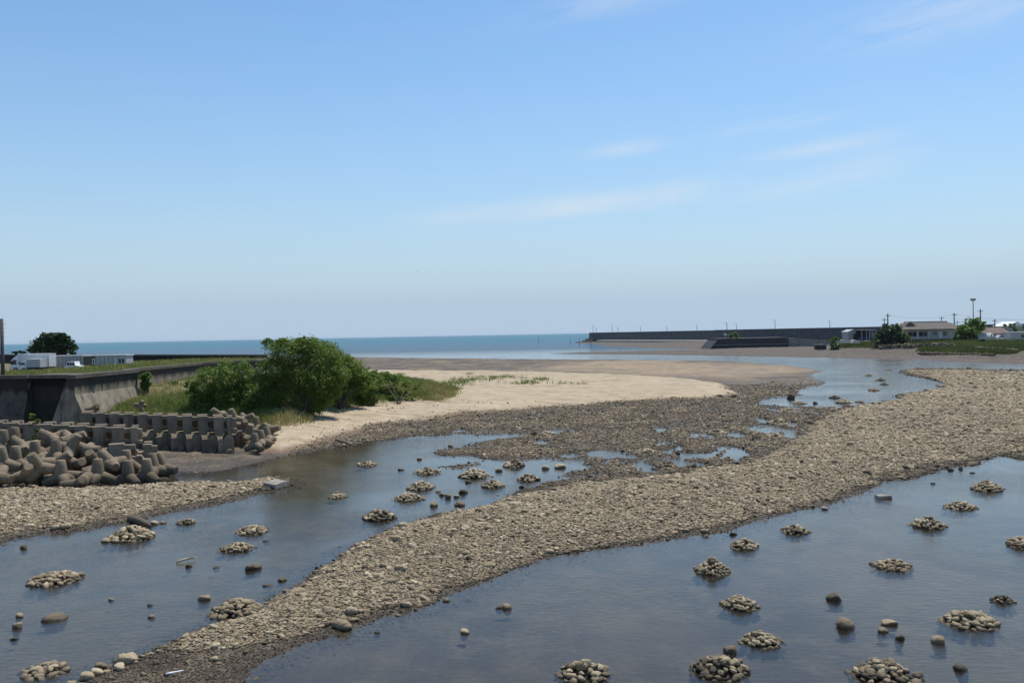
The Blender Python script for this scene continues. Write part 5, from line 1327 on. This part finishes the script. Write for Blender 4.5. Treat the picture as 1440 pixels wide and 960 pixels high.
# --- vehicles
def wheel(root, x, y, r=0.36, w=0.22):
    t = MB(); n = 14
    t.tube([(x, y, r), (x, y + w, r)], r, n); o = t.build('wheel', m_tyre, root, False)
    MB().tube([(x, y - 0.012, r), (x, y + 0.02, r)], r * .55, 10).build('rim', m_metal, o)
def box_truck(px0, px1, yb, dist, L, boxL, boxH, cabH, lab, boxmat, deflect=True):
    """faces left; local x runs from nose to tail"""
    a = AT(px0, yb, dist); t = tag(empty('box_truck', (a.x, a.y, 2.95)), lab, 'truck', 'parked white box trucks')
    W_ = 1.75; zc = 0.75
    body = MB().prism([(0.0, 0.45), (0.0, 1.05), (0.28, cabH * .93), (0.55, cabH), (L - boxL - .12, cabH), (L - boxL - .12, 0.45)], 0, W_)
    cab = body.build('cab', m_white, t)
    MB().prism([(0.20, 1.14), (0.40, cabH * .9), (1.0, cabH * .9), (1.0, 1.14)], -0.012, -0.002).build('side_window', m_glass, cab)
    MB().box(-0.03, -0.004, .12, W_ - .12, 1.15, cabH * .85).build('windscreen', m_glass, cab)
    MB().box(-0.06, 0.02, 0, W_, 0.42, 0.66).build('bumper', m_navy, t)
    MB().box(0.25, 0.33, -0.28, -0.06, 1.25, 1.65).build('mirror', m_dark, cab)
    if deflect: MB().prism([(0.35, cabH + .01), (L - boxL - .14, cabH + .01), (L - boxL - .14, boxH - .1), (L - boxL - .4, boxH - .12)], .1, W_ - .1).build('wind_deflector', m_white, t)
    MB().box(L - boxL, L, -0.12, W_ + .12, zc, boxH).build('cargo_box', boxmat, t)
    MB().box(L - boxL - .02, L + .02, -0.14, W_ + .14, boxH + .003, boxH + .06).build('box_rim', m_white, t)
    MB().box(0.6, L - .1, .3, W_ - .3, .45, zc - .003).build('chassis', m_dark, t)
    for x in (0.85, L - 1.0):
        for y in (-0.02, W_ - .2): wheel(t, x, y)
    return t
box_truck(14, 70, 519, 128, 5.95, 4.5, 2.66, 2.05, 'larger white box truck parked behind the sea wall, nose to the left', m_lgrey)
box_truck(25.5, 56, 519.5, 125.5, 3.3, 1.98, 1.93, 1.6, 'small white box truck parked in front of the larger one', m_grey)
a = AT(90, 519, 122); v_ = tag(empty('minivan', (a.x, a.y, 3.0)), 'little white van parked in front of the long grey container', 'van')
bd = MB().prism([(0, .3), (0, .75), (.25, .95), (.45, 1.5), (1.5, 1.52), (1.62, .95), (2.2, .9), (2.2, .3)], 0, 1.45).build('body', m_white, v_)
for (x0_, x1_) in ((.42, .78), (.82, 1.15), (1.19, 1.5)): MB().box(x0_, x1_, -.012, -.002, .98, 1.38).build('window', m_glass, bd)
for x in (.4, 1.75):
    for y in (-.02, 1.25): wheel(v_, x, y, .27, .18)
# far white cars on the right bank
a = AT(1404, 479, 240); v_ = tag(empty('parked_car', (a.x, a.y, a.z)), 'small white car nose out of the arched shelter', 'car')
bd = MB().prism([(0, .3), (0, 1.0), (.4, 1.6), (1.7, 1.6), (2.1, 1.0), (2.2, .3)], 0, 1.5).build('body', m_white, v_); MB().prism([(.5, 1.02), (.7, 1.45), (1.55, 1.45), (1.8, 1.02)], -.012, -.002).build('window', m_glass, bd)
for x in (.45, 1.75): wheel(v_, x, -.02, .3, .18)
a = AT(1420, 477, 252); v_ = tag(empty('parked_car', (a.x, a.y, a.z)), 'white car parked between brown roofed house and flat grey shed', 'car')
bd = MB().prism([(0, .3), (0, .9), (.5, 1.0), (.9, 1.5), (2.0, 1.5), (2.5, .95), (2.6, .3)], 0, 1.5).build('body', m_white, v_); MB().prism([(.75, 1.0), (1.0, 1.4), (1.9, 1.4), (2.2, 1.0)], -.012, -.002).build('window', m_glass, bd)
for x in (.5, 2.05): wheel(v_, x, -.02, .3, .18)

# --- long container shed and site office behind the left wall
x0, x1, zb, ze = rect(71, 500.3, 117, 519, 131); o = AT(71, 519, 131)
ct = tag(empty('storage_container', (x0, o.y, 2.95)), 'long grey storage container behind the little white van', 'container'); wd_ = x1 - x0; hw = ze - 2.95
MB().box(0, wd_, 0, 2.4, 0, hw).build('wall', m_grey, ct); MB().box(-.1, wd_ + .1, -.12, 2.5, hw + .003, hw + .12).build('roof', m_lgrey, ct)
for k in range(9): MB().box(.12 + k * wd_ / 9, .17 + k * wd_ / 9, -.03, -.003, .1, hw - .02).build('panel_seam', m_cap, ct)
x0, x1, zb, ze = rect(117, 499.6, 177, 519, 127); o = AT(117, 519, 127)
of = tag(empty('site_office', (x0, o.y, 2.95)), 'grey prefabricated site office with a wide dark window at its right end', 'office'); wd_ = x1 - x0; hw = ze - 2.95
MB().box(0, wd_ * .28, 0.1, 2.4, 0, hw - .1).build('wall', m_cap, of); MB().box(wd_ * .28 + .003, wd_, 0, 2.4, 0, hw - .02).build('front_wall', m_grey, of); MB().box(-.1, wd_ + .12, -.15, 2.5, hw - .017, hw + .12).build('roof', m_lgrey, of)
for k in range(7): MB().box(wd_ * (.30 + .1 * k) - .02, wd_ * (.30 + .1 * k) + .02, -.03, -.003, .1, hw - .03).build('panel_seam', m_cap, of)
window(of, wd_ * .81, wd_ * .985, hw - 1.25, hw - .35, 0, 2, m_lgrey); window(of, wd_ * .21, wd_ * .27, hw - 1.25, hw - .4, .1, 1, m_white)
MB().box(wd_ * .74, wd_ * .79, -.04, -.003, 0, hw - .3).build('door', m_lgrey, of)

# --- retaining walls of rough stones on the other bank
def stone_wall(px0, py0, px1, py1, dist0, dist1, rows, size, lab, m):
    a, b2 = on_ground(px0, py0), on_ground(px1, py1); a.z = gz(a.x, a.y); b2.z = gz(b2.x, b2.y); root = tag(empty('stone_wall', (a.x, a.y, a.z)), lab, 'wall', 'rough stone retaining walls on the right bank')
    L_ = (b2 - a); n = int(L_.length / (size * .92)); rg = random.Random(int(px0))
    for r_ in range(rows):
        for k in range(n):
            p = L_ * ((k + (r_ % 2) * .5) / n)
            o = link('stone', DARKST[rg.randrange(4)], root)
            o.location = (p.x, p.y + r_ * .3, p.z + r_ * size * .62 - .1); s = size * rg.uniform(.85, 1.3)
            o.scale = (s * 1.2, s, s * .85); o.rotation_euler = (rg.uniform(-.4, .4), rg.uniform(-.4, .4), rg.uniform(0, 6))
stone_wall(1238, 492, 1345, 488.5, 219, 224, 3, 0.75, 'rough stone wall under the dark tree and the long house', m_darkstone)
stone_wall(1374, 492, 1432, 496, 213, 205, 2, 0.75, 'rough stone wall edging the grass at the far right', m_darkstone)
stone_wall(1292, 498.5, 1400, 501, 204, 203, 2, 0.55, 'low dark stone edging under the yellow green grass shelf', m_darkstone)
for k, (px, yt, yb, lab) in enumerate([(1431, 495, 504, 'left mooring post at the right edge of the far shore'), (1435, 494, 504, 'middle mooring post at the right edge of the far shore'), (1439, 497, 503, 'right mooring post at the right edge of the far shore')]):
    d_ = 196; a, b2 = AT(px, yb, d_), AT(px, yt, d_); o = MB().tube([(0, 0, -.6), (0, 0, b2.z - a.z)], [.28, .24], 8).build('mooring_post', m_woodd); o.location = a; tag(o, lab, 'post', 'mooring posts on the far shore')
x0, x1, zb, ze = rect(1148, 484, 1164, 488, 262); o = AT(1148, 488, 262)
pr = tag(empty('small_pier', (x0, o.y, zb)), 'small flat concrete jetty platform on the bank left of the tarpaulins', 'platform')
MB().box(0, x1 - x0, 0, 3, ze - zb - .3, ze - zb).build('deck', m_step, pr); MB().box(.3, x1 - x0 - .3, .3, 2.7, -.8, ze - zb - .303).build('footing', m_black, pr)
for (px0, px1, y0_, y1_, lab) in ((1180, 1197, 477.5, 480, 'larger pale tarpaulin covered pile on the bank'), (1199, 1210, 478, 480, 'smaller white tarpaulin covered pile on the bank')):
    x0, x1, zb, ze = rect(px0, y0_, px1, y1_, 250); o = AT(px0, y1_, 250); wd_ = x1 - x0; hh = max(ze - zb, .4)
    t = MB().prism([(0, -.5), (.1, hh * .8), (wd_ * .4, hh), (wd_ * .9, hh * .75), (wd_, -.5)], 0, 2.2).build('tarpaulin', m_tarp); t.location = (x0, o.y, zb); tag(t, lab, 'tarpaulin', 'tarpaulins on the right bank')

# --- driftwood, slabs and the bird
def log(p0, p1, r, name, lab, cat, m, fork=None, bend=.06):
    a, b2 = Vector(p0), Vector(p1); L_ = (b2 - a)
    pts = [a + L_ * t + Vector((0, 0, bend * L_.length * math.sin(3.1 * t))) for t in (0, .25, .5, .75, 1)]
    mb = MB().tube(pts, [r, r * 1.1, r, r * .85, r * .5], 7)
    if fork: mb.tube([pts[2], pts[2] + Vector(fork)], [r * .6, r * .2], 6)
    tag(mb.build(name, m, None, True), lab, cat)
log(W(248, 790, 0.04), W(276, 784, 0.06), .035, 'driftwood', 'pale forked driftwood branch afloat in the left channel', 'driftwood', m_wood, (.35, .1, .05))
log(W(183, 728, .14), W(211, 739, .06), .13, 'fallen_log', 'dark log lying off the left gravel bank behind the tall mound', 'log', m_woodd, None, .02)
log(W(472, 618, .42), W(500, 628, .06), .07, 'beach_log', 'thin dark log lying on the sand slope at the water', 'log', m_woodd, None, .02)
log(W(233, 947, .16), W(258, 942, .16), .02, 'white_stick', 'thin white stick lying on the dark silt at the bar tip', 'stick', m_white, None, 0)
def slab(px, py, sx_, sy_, sz_, z, rz, lab, tilt=(0, 0), m=None):
    o = AT(px, py, W(px, py, z).y); t = MB().prism([(-sx_ / 2, -sz_), (sx_ / 2, -sz_), (sx_ / 2 - .03, 0), (-sx_ / 2 + .04, 0)], -sy_ / 2, sy_ / 2).build('concrete_slab', m or m_step)
    t.location = o; t.rotation_euler = (*tilt, rz); tag(t, lab, 'slab', 'broken slabs')
slab(387, 677, .75, .9, .2, .30, -.4, 'pale broken concrete slab on the tip of the left gravel bank', (0.05, .12))
slab(1242, 696, .62, .35, .18, .13, .02, 'oblong brick like slab in the right pool near the bar', (0, 0))
slab(1347, 500, 1.6, .9, .3, .6, .02, 'dark rectangular block on the far shore below the grass shelf', (0, 0), m_black)
bd_ = tag(empty('bird', AT(587.5, 381, 180)), 'tiny dark bird high over the sea in the middle of the sky', 'bird')
bd_.scale = (.7, .7, .7)
MB().tube([(-.22, 0, 0), (-.1, 0, .02), (.1, 0, .02), (.3, 0, 0)], [.02, .07, .06, .01], 6).build('body', m_grey, bd_)
for s in (-1, 1): MB().add([(-.1, 0, .03), (.08, 0, .03), (.02, s * .3, .16), (-.12, s * .62, .05), (-.1, s * .3, .13)], [(0, 1, 2, 4), (4, 2, 3)]).build('wing', m_grey, bd_)

# ------------------------------------------------------------------ sea haze
hz, nt = mat('haze_air')
pv = node(nt, 'ShaderNodeVolumePrincipled', {'Color': (0.72, 0.86, 1.0, 1), 'Density': 0.00004, 'Anisotropy': 0.3})
nt.nodes.new('ShaderNodeOutputMaterial'); nt.links.new(pv.outputs[0], nt.nodes['Material Output'].inputs['Volume'])
hb = MB().box(-9000, 9000, -60, 19000, -8, 26).build('haze', hz); tag(hb, kind='stuff')
